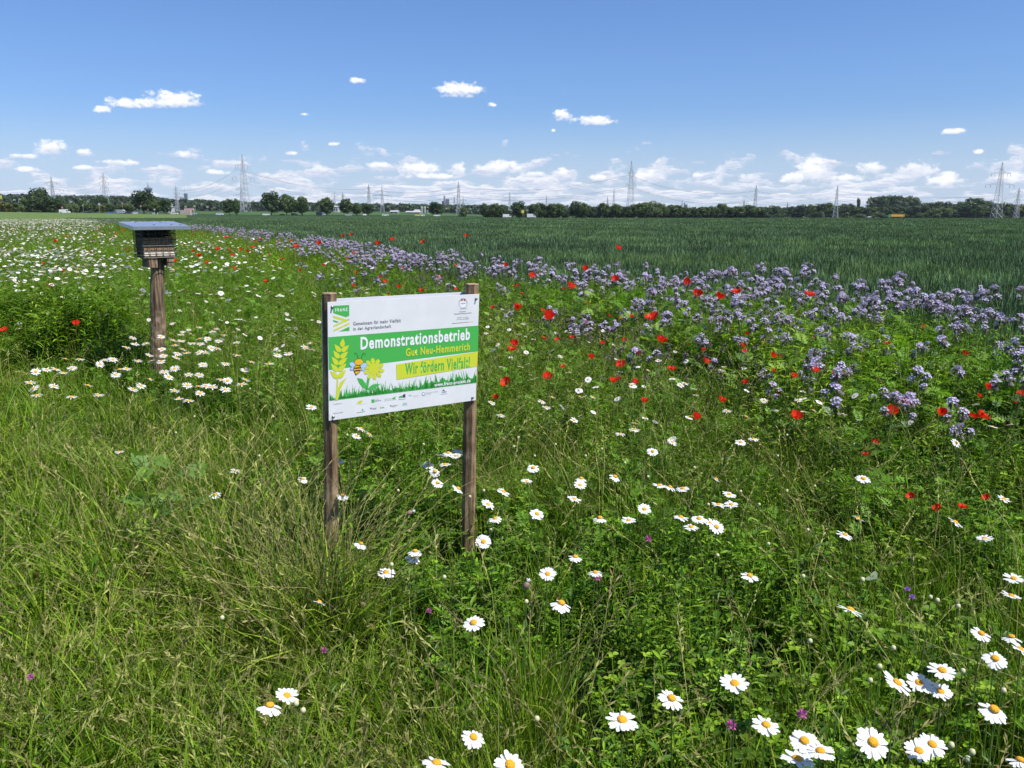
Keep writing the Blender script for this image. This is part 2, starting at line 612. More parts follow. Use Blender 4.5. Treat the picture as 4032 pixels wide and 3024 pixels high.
# ------------------------------------------------------------------ scattered plants (nobody could count them)
def scatter(name, pts, srcs, label, cat, rng, s0=0.8, s1=1.2, tilt=0.15, lean_to=None, tint=None):
    n = len(pts)
    me = bpy.data.meshes.new(name)
    me.from_pydata([tuple(p) for p in pts], [], [])
    rot = np.zeros((n, 3))
    rot[:, 0] = rng.normal(0, tilt, n)
    rot[:, 1] = rng.normal(0, tilt, n)
    rot[:, 2] = rng.uniform(0, 2 * math.pi, n)
    me.attributes.new('rot', 'FLOAT_VECTOR', 'POINT').data.foreach_set('vector', rot.ravel())
    me.attributes.new('scl', 'FLOAT', 'POINT').data.foreach_set('value', rng.uniform(s0, s1, n))
    me.attributes.new('idx', 'INT', 'POINT').data.foreach_set('value', rng.integers(0, len(srcs), n).astype(np.int32))
    tv = rng.uniform(0, 1, n) if tint is None else tint
    me.attributes.new('tint', 'FLOAT', 'POINT').data.foreach_set('value', tv)
    o = link(name, me)
    tag(o, label, cat, kind='stuff')
    ng = bpy.data.node_groups.new(name, 'GeometryNodeTree')
    ng.interface.new_socket('Geometry', in_out='INPUT', socket_type='NodeSocketGeometry')
    ng.interface.new_socket('Geometry', in_out='OUTPUT', socket_type='NodeSocketGeometry')
    N = ng.nodes.new
    gi, go = N('NodeGroupInput'), N('NodeGroupOutput')
    ip = N('GeometryNodeInstanceOnPoints')
    ng.links.new(gi.outputs[0], ip.inputs['Points'])
    jn = N('GeometryNodeJoinGeometry')
    for s in srcs:
        so = bpy.data.objects.new(name + '_source', s)      # never linked to the scene: only its mesh is read
        oi = N('GeometryNodeObjectInfo')
        oi.inputs['Object'].default_value = so
        oi.inputs['As Instance'].default_value = False
        g2 = N('GeometryNodeGeometryToInstance')
        ng.links.new(oi.outputs['Geometry'], g2.inputs[0])
        ng.links.new(g2.outputs[0], jn.inputs[0])
    ng.links.new(jn.outputs[0], ip.inputs['Instance'])
    ip.inputs['Pick Instance'].default_value = True
    for nm, ty, sock in (('idx', 'INT', 'Instance Index'), ('scl', 'FLOAT', 'Scale'), ('rot', 'FLOAT_VECTOR', 'Rotation')):
        na = N('GeometryNodeInputNamedAttribute')
        na.data_type = ty
        na.inputs['Name'].default_value = nm
        ng.links.new(na.outputs[0], ip.inputs[sock])
    ng.links.new(ip.outputs[0], go.inputs[0])
    md = o.modifiers.new('scatter', 'NODES')
    md.node_group = ng
    return o


# plan of the strip: wheat lies right of XB(y), mown-looking grass left of XG(y)
WB = np.array([(-2, 6.6), (2, 5.2), (4.5, 4.4), (6.5, 4.0), (8.6, 3.5), (10.4, 2.5), (12.3, 1.0), (14.3, -0.4), (19, -2.5), (30.5, -7.2), (48, -16.5), (101, -48), (170, -90)])
GB = np.array([(0, 0.45), (1.0, 0.3), (2.1, -0.10), (3.95, -0.85), (6, -2.25), (8.2, -4.9), (9.3, -9), (9.8, -20)])


def XB(y): return np.interp(y, WB[:, 0], WB[:, 1])
def XG(y): return np.where(np.asarray(y) > 9.8, -1e4, np.interp(y, GB[:, 0], GB[:, 1]))


def wedge(rng, y0, y1, dens, half=0.70, side=0.5):
    """points spread evenly over the part of the ground the camera can see (and a margin beside it)"""
    area = half * (y1 * y1 - y0 * y0) + 2 * side * (y1 - y0)
    n = int(area * dens)
    y = np.sqrt(rng.uniform(y0 * y0, y1 * y1, n)) if y0 >= 0 else rng.uniform(y0, y1, n)
    x = rng.uniform(-1, 1, n) * (half * np.abs(y) + side)
    return x, y


def smooth_noise(x, y, s, seed):
    k = np.random.default_rng(seed).uniform(0, 6.28, 8)
    return (np.sin(x * s + k[0] + 1.7 * np.sin(y * s * .7 + k[1])) + np.sin(y * s * 1.3 + k[2] + 1.3 * np.sin(x * s * .9 + k[3]))
            + np.sin((x + y) * s * 2.1 + k[4]) * .6 + np.sin((x - y) * s * 2.7 + k[5]) * .5) / 3.1


def P3(x, y, z=0.0):
    return np.stack([x, y, np.full_like(x, z)], 1)


rnd = random.Random(11)


def grass_clump(n, h0, h1, spread, lean0, lean1, w, mat, seeds=0, droop=0.15):
    b = MB()
    for i in range(n):
        b.rn = rnd.random()
        a = rnd.uniform(0, 6.283)
        r = spread * math.sqrt(rnd.random())
        base = (r * math.cos(a), r * math.sin(a), -0.01)
        b.blade(base, rnd.uniform(h0, h1), a + rnd.uniform(-1.2, 1.2), rnd.uniform(lean0, lean1), w * rnd.uniform(.6, 1.2),
                rnd.uniform(0, droop * 2), 4, rnd.uniform(-.8, .8))
    b.cur = 1
    for i in range(seeds):
        b.rn = rnd.random()
        a = rnd.uniform(0, 6.283)
        r = spread * math.sqrt(rnd.random())
        h = h1 * rnd.uniform(.95, 1.35)
        ln = rnd.uniform(.15, .75) * h
        pts = [Vector((r * math.cos(a), r * math.sin(a), 0)) + Vector((math.cos(a) * ln * t ** 2, math.sin(a) * ln * t ** 2, h * (t - .18 * t ** 3))) for t in (0, .35, .7, 1)]
        b.tube(pts, [.0011, .0010, .0008, .0005], 3, False)
        d = (pts[3] - pts[2]).normalized()
        for k in range(rnd.randint(5, 9)):
            q = pts[2].lerp(pts[3], .35 + .65 * k / 8)
            sd = (d * 1.6 + Vector((rnd.uniform(-1, 1), rnd.uniform(-1, 1), rnd.uniform(-.6, .6)))).normalized()
            b.diamond(q, sd, Vector((rnd.uniform(-1, 1), rnd.uniform(-1, 1), 1)), rnd.uniform(.014, .030), rnd.uniform(.0035, .006))
    b.mats = [mat, M_STRAW]
    return b


def clover_clump(n, h0, h1, spread, L, mat):
    b = MB()
    for i in range(n):
        b.rn = rnd.random()
        a = rnd.uniform(0, 6.283)
        r = spread * math.sqrt(rnd.random())
        top = Vector((r * math.cos(a), r * math.sin(a), rnd.uniform(h0, h1)))
        b.tube([(top.x * .6, top.y * .6, 0), top], .0010, 3, False)
        nrm = Vector((rnd.uniform(-.5, .5), rnd.uniform(-.5, .5), 1))
        a0 = rnd.uniform(0, 6.28)
        l = L * rnd.uniform(.7, 1.25)
        for k in range(3):
            q = a0 + k * 2.094
            b.leaf(top, (math.cos(q), math.sin(q), rnd.uniform(-.1, .35)), nrm, l, l * .72, .15, .1)
    b.mats = [mat]
    return b


def herb_clump(n, h0, h1, spread, L, W, mat, per=7):
    """upright leafy stems"""
    b = MB()
    for i in range(n):
        b.rn = rnd.random()
        a = rnd.uniform(0, 6.283)
        r = spread * math.sqrt(rnd.random())
        h = rnd.uniform(h0, h1)
        base = Vector((r * math.cos(a), r * math.sin(a), 0))
        top = base + Vector((rnd.uniform(-.12, .12), rnd.uniform(-.12, .12), 1)) * h
        b.tube([base, top], [.0018, .0009], 3, False)
        for k in range(per):
            t = .25 + .75 * k / (per - 1)
            q = k * 2.4 + a
            b.rn = min(1, max(0, b.rn + rnd.uniform(-.25, .25)))
            l = L * rnd.uniform(.6, 1.2) * (1.15 - .5 * t)
            b.leaf(base.lerp(top, t), (math.cos(q), math.sin(q), rnd.uniform(.1, .9)), (0, 0, 1), l, W * l / L, .2, .25)
    b.mats = [mat]
    return b


def pinnate_leaf(b, base, d, L, W, pairs=9, curl=.35):
    d = Vector(d).normalized()
    side = d.cross(Vector((0, 0, 1)))
    side = side.normalized() if side.length > 1e-4 else Vector((1, 0, 0))
    nrm = side.cross(d)
    pts = []
    for i in range(pairs + 1):
        t = i / pairs
        pts.append(Vector(base) + d * (L * t) - Vector((0, 0, 1)) * (curl * L * t * t))
    b.tube(pts, [.0014 * (1 - .7 * i / pairs) for i in range(pairs + 1)], 3, False)
    for i in range(1, pairs + 1):
        t = i / pairs
        l = W * (math.sin(math.pi * min(1, .18 + .82 * t)) * .85 + .2)
        for s in (-1, 1):
            b.diamond(pts[i], side * s + d * .55 + nrm * rnd.uniform(-.15, .25), nrm, l, l * .42)
    b.diamond(pts[-1], d, nrm, W * .7, W * .3)


def fern_clump(n, h0, h1, spread, L, W, mat):
    b = MB()
    for i in range(n):
        b.rn = rnd.random()
        a = rnd.uniform(0, 6.283)
        r = spread * math.sqrt(rnd.random())
        base = Vector((r * math.cos(a), r * math.sin(a), 0))
        h = rnd.uniform(h0, h1)
        top = base + Vector((rnd.uniform(-.1, .1), rnd.uniform(-.1, .1), 1)) * h
        b.tube([base, top], [.0022, .0012], 3, False)
        for k in range(5):
            q = k * 2.4 + a
            t = .35 + .65 * k / 4
            pinnate_leaf(b, base.lerp(top, t), (math.cos(q), math.sin(q), rnd.uniform(.5, 1.3)), L * rnd.uniform(.7, 1.1), W, 7)
    b.mats = [mat]
    return b


rg = np.random.default_rng(5)


def patch(clumps, n, rad, s0=.75, s1=1.25, tilt=.3, wide=1.0):
    """many single plants of one kind grown together into one tuft"""
    mats = []
    for c in clumps:
        for m_ in c.mats:
            if m_ not in mats:
                mats.append(m_)
    out_ = MB()
    V, T = [], []
    base = 0
    for i in range(n):
        c = rnd.choice(clumps)
        s = rnd.uniform(s0, s1)
        M = np.array(Matrix.Rotation(rnd.gauss(0, tilt), 3, 'X') @ Matrix.Rotation(rnd.gauss(0, tilt), 3, 'Y') @ Matrix.Rotation(rnd.uniform(0, 6.283), 3, 'Z')) * s
        a_, r_ = rnd.uniform(0, 6.283), rad * math.sqrt(rnd.random())
        v_ = np.array(c.v) @ M.T + np.array([r_ * math.cos(a_), r_ * math.sin(a_), 0])
        V.append(v_)
        T += [rnd.random()] * len(v_)
        out_.r += c.r
        out_.f += [tuple(base + k_ for k_ in f_) for f_ in c.f]
        mp = [mats.index(m_) for m_ in c.mats]
        out_.m += [mp[k_] for k_ in c.m]
        base += len(v_)
    out_.v = np.concatenate(V).tolist()
    out_.t = T
    return out_.mesh('tuft', mats)


def tufts(rng, y0, y1, step, keep, jitter=.35):
    ys = np.arange(y0, y1, step)
    P_ = []
    for y_ in ys:
        xs = np.arange(-.70 * abs(y_) - 1.8, .70 * abs(y_) + 3.2, step)
        P_.append(np.stack([xs, np.full_like(xs, y_)], 1))
    p_ = np.concatenate(P_)
    p_ = p_ + rng.uniform(-jitter, jitter, p_.shape) * step
    x_, y_ = p_[:, 0], p_[:, 1]
    k_ = keep(x_, y_)
    return x_[k_], y_[k_]

# --- source plants
dry = [grass_clump(14, .10, .26, .05, .4, 1.4, .0042, M_GRASS, 0, .3) for _ in range(6)] + [grass_clump(12, .12, .28, .05, .4, 1.3, .0042, M_LUSH, 0, .3) for _ in range(3)] + \
      [grass_clump(14, .14, .30, .06, .3, 1.1, .0038, M_GRASS, 3, .3) for _ in range(3)]
lush = [grass_clump(16, .16, .40, .05, .08, .5, .0034, M_LUSH, 0, .15) for _ in range(4)] + \
       [grass_clump(12, .18, .38, .05, .08, .5, .0032, M_GRASS, 1, .15) for _ in range(3)]
clov = [clover_clump(13, .08, .27, .07, .022, M_LUSH) for _ in range(5)]
herb = [herb_clump(6, .16, .40, .06, .045, .012, M_LUSH, 8) for _ in range(4)] + [herb_clump(5, .12, .30, .06, .055, .020, M_LUSH, 6) for _ in range(2)]
pinn = [fern_clump(2, .12, .30, .04, .13, .030, M_PINN) for _ in range(4)]
tall = [herb_clump(7, .35, .66, .09, .060, .014, M_LUSH, 10) for _ in range(4)] + [grass_clump(14, .35, .68, .08, .08, .35, .0034, M_GRASS, 2, .1) for _ in range(3)] + \
       [herb_clump(6, .30, .60, .09, .050, .016, M_GRASS, 9) for _ in range(2)]
tallf = [fern_clump(3, .30, .58, .07, .12, .030, M_PINN) for _ in range(3)]


def wheat_patch(n, size, w, blade=(.14, .26), cover=.5):
    """upper leaves stand up short and broad, stems and lower leaves fill in below"""
    b = MB()
    for i in range(n):
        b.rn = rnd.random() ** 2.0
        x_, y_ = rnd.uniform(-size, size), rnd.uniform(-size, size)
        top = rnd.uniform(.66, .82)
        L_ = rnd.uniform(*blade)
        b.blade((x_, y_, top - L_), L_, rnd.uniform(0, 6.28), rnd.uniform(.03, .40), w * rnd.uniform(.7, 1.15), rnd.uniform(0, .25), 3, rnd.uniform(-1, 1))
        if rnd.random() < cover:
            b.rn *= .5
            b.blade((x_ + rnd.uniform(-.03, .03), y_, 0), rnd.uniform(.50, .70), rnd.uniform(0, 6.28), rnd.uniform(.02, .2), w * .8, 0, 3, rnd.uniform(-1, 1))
    return b.mesh('wheat_patch', [M_WHEAT])


# --- wheat, real blades to 160 m: finer near the strip, wider spaced far off
def wheat_pts(y0, y1, step, jitter, rng, z=0.0):
    ys = np.arange(y0, y1, step)
    out_ = []
    for y in ys:
        xl, xr = XB(y), 0.72 * y + 4.0
        xl = max(xl, -.72 * y - 2)
        if xr <= xl:
            continue
        xs = np.arange(xl + step * .5, xr, step)
        out_.append(np.stack([xs, np.full_like(xs, y)], 1))
    p = np.concatenate(out_)
    p = p + rng.uniform(-jitter, jitter, p.shape) * step
    return P3(p[:, 0], p[:, 1], z)


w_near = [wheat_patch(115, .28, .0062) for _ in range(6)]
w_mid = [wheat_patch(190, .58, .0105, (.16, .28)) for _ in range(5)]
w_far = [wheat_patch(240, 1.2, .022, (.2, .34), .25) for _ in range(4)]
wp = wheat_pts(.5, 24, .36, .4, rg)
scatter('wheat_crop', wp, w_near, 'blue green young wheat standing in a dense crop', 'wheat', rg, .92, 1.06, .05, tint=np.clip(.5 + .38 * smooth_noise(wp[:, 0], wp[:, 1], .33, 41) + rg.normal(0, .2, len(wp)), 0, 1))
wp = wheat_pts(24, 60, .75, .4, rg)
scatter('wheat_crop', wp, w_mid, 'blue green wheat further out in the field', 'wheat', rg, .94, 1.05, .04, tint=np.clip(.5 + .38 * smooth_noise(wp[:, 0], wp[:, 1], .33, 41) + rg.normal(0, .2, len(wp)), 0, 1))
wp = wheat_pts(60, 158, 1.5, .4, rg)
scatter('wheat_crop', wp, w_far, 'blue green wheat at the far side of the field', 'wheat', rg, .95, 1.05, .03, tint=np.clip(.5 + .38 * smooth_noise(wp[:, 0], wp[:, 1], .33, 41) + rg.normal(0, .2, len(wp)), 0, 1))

# --- grass verge at the left and lush sward between verge and flowers, in tufts that thin out with distance
dry_hi = [grass_clump(9, .28, .56, .06, .15, .8, .0042, M_GRASS, 2, .3) for _ in range(3)] + [herb_clump(5, .25, .48, .06, .05, .012, M_LUSH, 8)]
for li, (y0, y1, step, nn) in enumerate(((-0.5, 2.7, .20, 26), (2.7, 5.2, .26, 22), (5.2, 10.2, .34, 17))):
    kw = dict(rad=step * .78)
    wl = (1.0, 1.25, 1.7)[li]
    dp = [patch(dry, nn, tilt=.34, **kw) for _ in range(5)]
    x, y = tufts(rg, y0, y1, step, lambda x, y: x < XG(y) + .20 * smooth_noise(x, y, 3.1, 31) + rg.normal(0, .10, len(x)))
    tn = np.clip(.58 + .42 * smooth_noise(x, y, 1.7, 1) + rg.normal(0, .12, len(x)), 0, 1)
    scatter('verge_grass', P3(x, y), dp, ('yellowish lodged grass right at the front of the verge', 'lodged verge grass with dry seed heads beside the sign', 'verge grass towards the bee hotel')[li], 'grass', rg, .85, 1.15, .08, tint=tn)
    sets = (('meadow_grass', [patch(lush, nn, tilt=.2, **kw) for _ in range(4)], -9, .26, 'lush green grass under the daisies', 'grass'),
            ('clover_cover', [patch(clov, nn, tilt=.15, **kw) for _ in range(4)], .14, .60, 'low clover leaves covering the ground', 'ground cover'),
            ('herb_cover', [patch(herb, nn, tilt=.2, **kw) for _ in range(4)], .45, 9, 'leafy green herbs between the grass', 'ground cover'))
    for nm, src, lo, hi, lb, ct in sets:
        def keep(x, y):
            kd = smooth_noise(x, y, 1.9, 2) + rg.normal(0, .45, len(x))
            return (x > XG(y) + .20 * smooth_noise(x, y, 3.1, 31) - .05 + rg.normal(0, .10, len(x))) & (x < XB(y) - .2) & (kd > lo) & (kd < hi) & ~((np.hypot(x + .22, (y - 3.38) * .8) < .30) & (rg.uniform(0, 1, len(x)) < .8))
        x, y = tufts(rg, y0, y1, step, keep)
        tn = np.clip(.42 + .4 * smooth_noise(x, y, 1.3, 3) + rg.normal(0, .15, len(x)), 0, 1)
        scatter(nm, P3(x, y), src, lb + (' at the front', ' around the sign', ' further back')[li], ct, rg, .8, 1.12, .08, tint=tn)
tp = [patch(dry_hi, 9, .12, tilt=.3) for _ in range(3)]
x = np.concatenate([rg.normal(-.672, .045, 11), rg.normal(-.90, .22, 9), rg.normal(-1.5, .35, 9)])
y = np.concatenate([rg.normal(3.0, .06, 11), rg.normal(3.0, .2, 9), rg.normal(3.2, .4, 9)])
scatter('tall_grass_tuft', P3(x, y), tp, 'tall dry grass hiding the foot of the left sign post', 'grass', rg, .85, 1.1, .10)
x, y = wedge(rg, 1.0, 9, 10)
k = (x > XG(y)) & (x < XB(y) - .2)
scatter('tansy_cover', P3(x[k], y[k]), [patch([p_], 1, 0, 1, 1, 0) for p_ in pinn], 'feathery pale green tansy leaves in the sward', 'ground cover', rg, .8, 1.2, .2)
# --- tall flower strip, thinner tufts further away
tallw = [herb_clump(9, .35, .62, .12, .09, .026, M_LUSH, 8) for _ in range(3)] + [herb_clump(8, .35, .62, .12, .09, .024, M_GRASS, 8)] + [grass_clump(12, .40, .70, .10, .08, .35, .006, M_GRASS, 2, .1)]
names = ('tall leafy stems of the near flower strip', 'tall leafy stems of the flower strip around the bee hotel',
         'tall green growth of the flower strip further back', 'green growth at the far end of the flower strip')
for i, (y0, y1, step, nn, srcs, s0, s1) in enumerate(((3.2, 9, .36, 15, tall + tallf, .66, .98), (9, 18, .52, 20, tall + tallf, .85, 1.15), (18, 45, .8, 14, tallw, .95, 1.25), (45, 135, 1.6, 14, tallw, 1.0, 1.35))):
    def keep(x, y):
        ramp = np.clip((y - 3.2) / 2.6 + (x - XG(y)) * .15 - .2, 0, 1)
        return (x > XG(y) + .6) & (x < XB(y) + .15) & (rg.uniform(0, 1, len(x)) < ramp)
    x, y = tufts(rg, y0, y1, step, keep)
    tn = np.clip(.45 + .4 * smooth_noise(x, y, .6, 4) + rg.normal(0, .15, len(x)), 0, 1)
    scatter('flower_strip_growth', P3(x, y), [patch(srcs, nn, step * .8, .8, 1.15, .12) for _ in range(5)], names[i], 'wild plants', rg, s0, s1, .05, tint=tn)
culm = [patch([grass_clump(3, .30, .66, .06, .04, .30, .0026, M_GRASS, 2, .1), herb_clump(2, .30, .62, .05, .035, .007, M_GRASS, 9)], 9, .20, .8, 1.15, .08) for _ in range(5)]
x, y = tufts(rg, 2.0, 8.5, .36, lambda x, y: (x > XG(y) + .35) & (x < XB(y)) & (np.hypot(x + .22, y - 3.3) > .45) & (rg.uniform(0, 1, len(x)) < np.clip((y - 1.6) / 2.2, 0, .85)))
scatter('upright_stems', P3(x, y), culm, 'thin upright grass stems standing above the sward', 'grass', rg, .7, 1.1, .05)
n_ = 220
y = rg.uniform(4.6, 11.5, n_)
x = XB(y) - rg.uniform(-.1, 2.4, n_)
scatter('bank_growth', P3(x, y), [patch(tallf + tall[:4], 7, .22, 1.0, 1.3, .1) for _ in range(4)], 'tall green stems and leaves between the lilac flowers', 'wild plants', rg, .95, 1.25, .06)
x = rg.uniform(-7.4, -4.3, 75)
y = 8.7 + (-4.3 - x) * .55 + rg.uniform(-.5, .7, 75)
scatter('leafy_growth', P3(x, y), [patch([herb_clump(7, .5, .85, .1, .11, .03, M_LUSH, 11) for _ in range(3)], 8, .22, .8, 1.1, .1) for _ in range(3)],
        'dense dark leafy growth left of the bee hotel', 'wild plants', rg, .8, 1.15, .08)

# ------------------------------------------------------------------ the sign
SW, SH = 0.70, 0.4791
SIGN_C = Vector((-0.4384, 3.4207, 1.0987))
YAW, TILT, ROLL = 0.61475, 0.06027, -0.00981
M_POST = wood('sign_post_wood', (0.110, 0.070, 0.040), (0.350, 0.230, 0.130), (0.460, 0.330, 0.200))
M_CUT = plain('cut_wood_end', (0.36, 0.24, 0.15), 0.9, var=0.3, scale=60, bump=0.4)
M_BOARD = plain('white_board', (0.79, 0.79, 0.80), 0.32, spec=0.45, var=0.035, scale=9)
M_EDGE = plain('board_core', (0.25, 0.25, 0.26), 0.6)
M_SCREW = plain('screw_steel', (0.32, 0.31, 0.30), 0.35, metal=0.9)


def ink(name, c):
    return plain('print_' + name, tuple((k / 255 / 12.92) if k / 255 < .04 else ((k / 255 + .055) / 1.055) ** 2.4 for k in c), 0.4, spec=0.35)


I_GREEN = ink('green', (78, 180, 84))
I_LIME = ink('lime', (208, 216, 62))
I_WHITE = ink('white', (240, 240, 243))
I_GREY = ink('grey', (104, 108, 120))
I_LGREY = ink('light_grey', (180, 184, 192))
I_DARK = ink('dark', (52, 58, 52))
I_AMBER = ink('amber', (240, 186, 40))
I_WING = ink('wing_blue', (176, 208, 238))
I_VIOLET = ink('violet', (86, 44, 120))
I_RED = ink('red', (186, 70, 50))
I_BLUE = ink('blue', (84, 118, 176))
I_TEAL = ink('teal', (92, 186, 170))

sign = thing('information_sign', (SIGN_C.x, SIGN_C.y, 0), 'white and green farm information sign on two wooden posts in the meadow', 'sign', rot=(0, 0, YAW))
bm_ = MB()
bm_.box((0, .002, 0), (SW, .004, SH))
board = bm_.obj('front_board', M_BOARD, sign, loc=(0, 0, SIGN_C.z), rot=(TILT, -ROLL, 0))
bk = MB()
bk.box((0, .002, 0), (SW * .985, .004, SH))
bk.obj('back_board', M_BOARD, sign, loc=(0.002, .074, SIGN_C.z + .004), rot=(TILT, -ROLL, 0))
# homography: pixel of the photo crop -> board plane, from its four corners
_src = [(132, 293), (1733, 208), (1693, 1325), (150, 1543)]
_dst = [(0, 0), (1, 0), (1, 1), (0, 1)]
_A, _b = [], []
for (x_, y_), (u_, v_) in zip(_src, _dst):
    _A += [[x_, y_, 1, 0, 0, 0, -u_ * x_, -u_ * y_], [0, 0, 0, x_, y_, 1, -v_ * x_, -v_ * y_]]
    _b += [u_, v_]
_h = np.append(np.linalg.solve(np.array(_A, float), np.array(_b, float)), 1).reshape(3, 3)


def B(p):
    q = _h @ np.array([p[0], p[1], 1.0])
    u, v = q[0] / q[2], q[1] / q[2]
    return ((u - .5) * SW, (.5 - v) * SH)


def B4(p):      # pixels of the closer crop of the logo
    return B(((1250 + p[0] * .15823 - 1240) * 2.6757, (1090 + p[1] * .15823 - 1080) * 2.6757))


LAY = [0]


def prints(name, polys, matl, layer, conv=B, stuff=False):
    """flat printed shapes, a hair in front of the board"""
    import bmesh
    bm = bmesh.new()
    for poly in polys:
        pts = [conv(p) for p in poly]
        ok = []
        for p in pts:
            if not ok or (abs(p[0] - ok[-1][0]) + abs(p[1] - ok[-1][1])) > 1e-6:
                ok.append(p)
        vs = [bm.verts.new((p[0], -.0004 * layer, p[1])) for p in ok]
        f = bm.faces.new(vs)
    bm.normal_update()
    for f in bm.faces:
        if f.normal.y > 0:
            f.normal_flip()
    bmesh.ops.triangulate(bm, faces=bm.faces[:])
    me = bpy.data.meshes.new(name)
    bm.to_mesh(me)
    bm.free()
    me.materials.append(matl)
    o = link(name, me, board)
    if stuff:
        o['kind'] = 'stuff'
    return o


def text(name, s, bl, tr, matl, layer, bold=0.0):
    cu = bpy.data.curves.new(name, 'FONT')
    cu.body = s
    cu.size = 1.0
    cu.offset = bold
    cu.space_character = 1.14
    cu.resolution_u = 3
    cu.fill_mode = 'FRONT'
    to = bpy.data.objects.new(name, cu)
    COL.objects.link(to)
    dg = bpy.context.evaluated_depsgraph_get()
    me = bpy.data.meshes.new_from_object(to.evaluated_get(dg))
    COL.objects.unlink(to)
    bpy.data.objects.remove(to)
    n = len(me.vertices)
    co = np.empty(n * 3)
    me.vertices.foreach_get('co', co)
    co = co.reshape(-1, 3)
    x0, x1, y1 = co[:, 0].min(), co[:, 0].max(), co[:, 1].max()
    (bx, bz), (tx, tz) = B(bl), B(tr)
    out_ = np.zeros_like(co)
    out_[:, 0] = bx + (co[:, 0] - x0) / (x1 - x0) * (tx - bx)
    out_[:, 2] = bz + co[:, 1] / y1 * (tz - bz)
    out_[:, 1] = -.0004 * layer
    me.vertices.foreach_set('co', out_.ravel())
    me.materials.clear()
    me.materials.append(matl)
    me.update()
    if len(me.polygons) and sum(p.normal.y for p in me.polygons) > 0:
        me.flip_normals()
    o = link(name, me, board)
    o['label'] = 'lettering ' + s
    return o


def ell(c, rx, ry, n=20, rot=0.0):
    return [(c[0] + rx * math.cos(t_) * math.cos(rot) - ry * math.sin(t_) * math.sin(rot), c[1] + rx * math.cos(t_) * math.sin(rot) + ry * math.sin(t_) * math.cos(rot))
            for t_ in [2 * math.pi * k_ / n for k_ in range(n)]]


def drop(base, tip, w):
    bx, by = base
    dx, dy = tip[0] - bx, tip[1] - by
    L = math.hypot(dx, dy)
    ux, uy = dx / L, dy / L
    pts = []
    prof = [(0, 0), (.06, .55), (.2, .9), (.38, 1), (.6, .78), (.8, .4), (1, 0)]
    for t_, k_ in prof:
        pts.append((bx + ux * L * t_ - uy * w / 2 * k_, by + uy * L * t_ + ux * w / 2 * k_))
    for t_, k_ in prof[-2:0:-1]:
        pts.append((bx + ux * L * t_ + uy * w / 2 * k_, by + uy * L * t_ - ux * w / 2 * k_))
    return pts


prints('green_band', [[(140, 663), (1725, 541), (1717, 812), (147, 1010)]], I_GREEN, 1)
prints('lime_panel', [[(855, 952), (1716, 815), (1708, 970), (862, 1112)]], I_LIME, 2)
# printed grass along the foot of the picture
pr = random.Random(4)
polys = []


def gline(x): return 1335 + (x - 150) * (1143 - 1335) / 1555.0


top = [(150, 1332)]
for i in range(1, 100):
    x_ = 150 + 1555 * i / 100
    f_ = min(1, i / 18)
    top.append((x_, gline(x_) - f_ * ((38 if x_ < 1150 else 66) + 22 * math.sin(i * .8) * math.sin(i * .23) + pr.uniform(-10, 14))))
polys.append([(150, 1335)] + top + [(1704, gline(1705) - 60), (1704, 1143)])
for i in range(170):
    x_ = pr.uniform(155, 1695)
    b0 = gline(x_) - 6
    hh = pr.uniform(45, 120) * (1 if pr.random() < .7 else 1.35) * (0.55 if x_ < 250 else 1)
    tx_ = x_ + pr.uniform(-38, 38)
    tx_ = min(max(tx_, 152), 1700)
    w_ = pr.uniform(6, 13)
    polys.append([(x_ - w_, b0), (x_ + w_, b0), ((x_ + tx_) / 2 + w_ * .4, b0 - hh * .55), (tx_, b0 - hh)])
prints('printed_grass', polys, I_GREEN, 1.5, stuff=True)
# project logo
prints('logo_shield', [[(385, 720), (788, 700), (790, 968), (708, 1003), (388, 898)]], I_GREEN, 1, B4)
prints('logo_stripe', [[(388, 965), (712, 1062), (793, 1033), (793, 1077), (395, 1253), (395, 1215), (640, 1097), (388, 1015)]], I_LIME, 1, B4)
prints('logo_stripe', [[(795, 1137), (795, 1180), (398, 1365), (398, 1322)]], I_LIME, 1, B4)
prints('logo_leaf', [[(388, 1072), (535, 1120), (483, 1143), (390, 1115)]], I_GREEN, 1, B4)
prints('logo_leaf', [[(795, 1240), (795, 1345), (530, 1362)]], I_GREEN, 1, B4)
text('lettering', 'F·R·A·N·Z', (213, 393), (343, 352), I_WHITE, 2, .03)
text('lettering', 'Gemeinsam für mehr Vielfalt', (403, 540), (905, 468), I_GREY, 1, .024)
text('lettering', 'in der Agrarlandschaft', (403, 593), (803, 530), I_GREY, 1, .024)
text('lettering', 'Demonstrationsbetrieb', (480, 790), (1635, 568), I_WHITE, 3, .030)
text('lettering', 'Gut Neu-Hemmerich', (957, 863), (1632, 718), I_LIME, 3, .028)
text('lettering', 'Wir fördern Vielfalt!', (950, 1055), (1632, 864), I_GREEN, 3, .024)
text('lettering', 'www.franz-projekt.de', (1257, 1183), (1637, 1101), I_WHITE, 3, .03)
# ear of wheat
E_ = [((285, 768), (297, 675), 52)]
for (lb, lt, rb, rt) in (((268, 818), (205, 738), (280, 815), (360, 748)), ((255, 886), (192, 803), (270, 886), (348, 814)),
                         ((243, 956), (176, 868), (252, 954), (341, 878)), ((240, 1025), (166, 938), (248, 1021), (331, 940)),
                         ((240, 1098), (162, 1018), (248, 1093), (327, 1007))):
    E_ += [(lb, lt, 52), (rb, rt, 52)]
for e in E_:
    prints('wheat_grain', [drop(*e)], I_LIME, 2.5)
prints('wheat_stalk', [[(233, 1100), (247, 1100), (243, 1215), (265, 1140), (335, 1088), (300, 1150), (262, 1230), (244, 1325), (219, 1330), (226, 1220)]], I_LIME, 2.5)
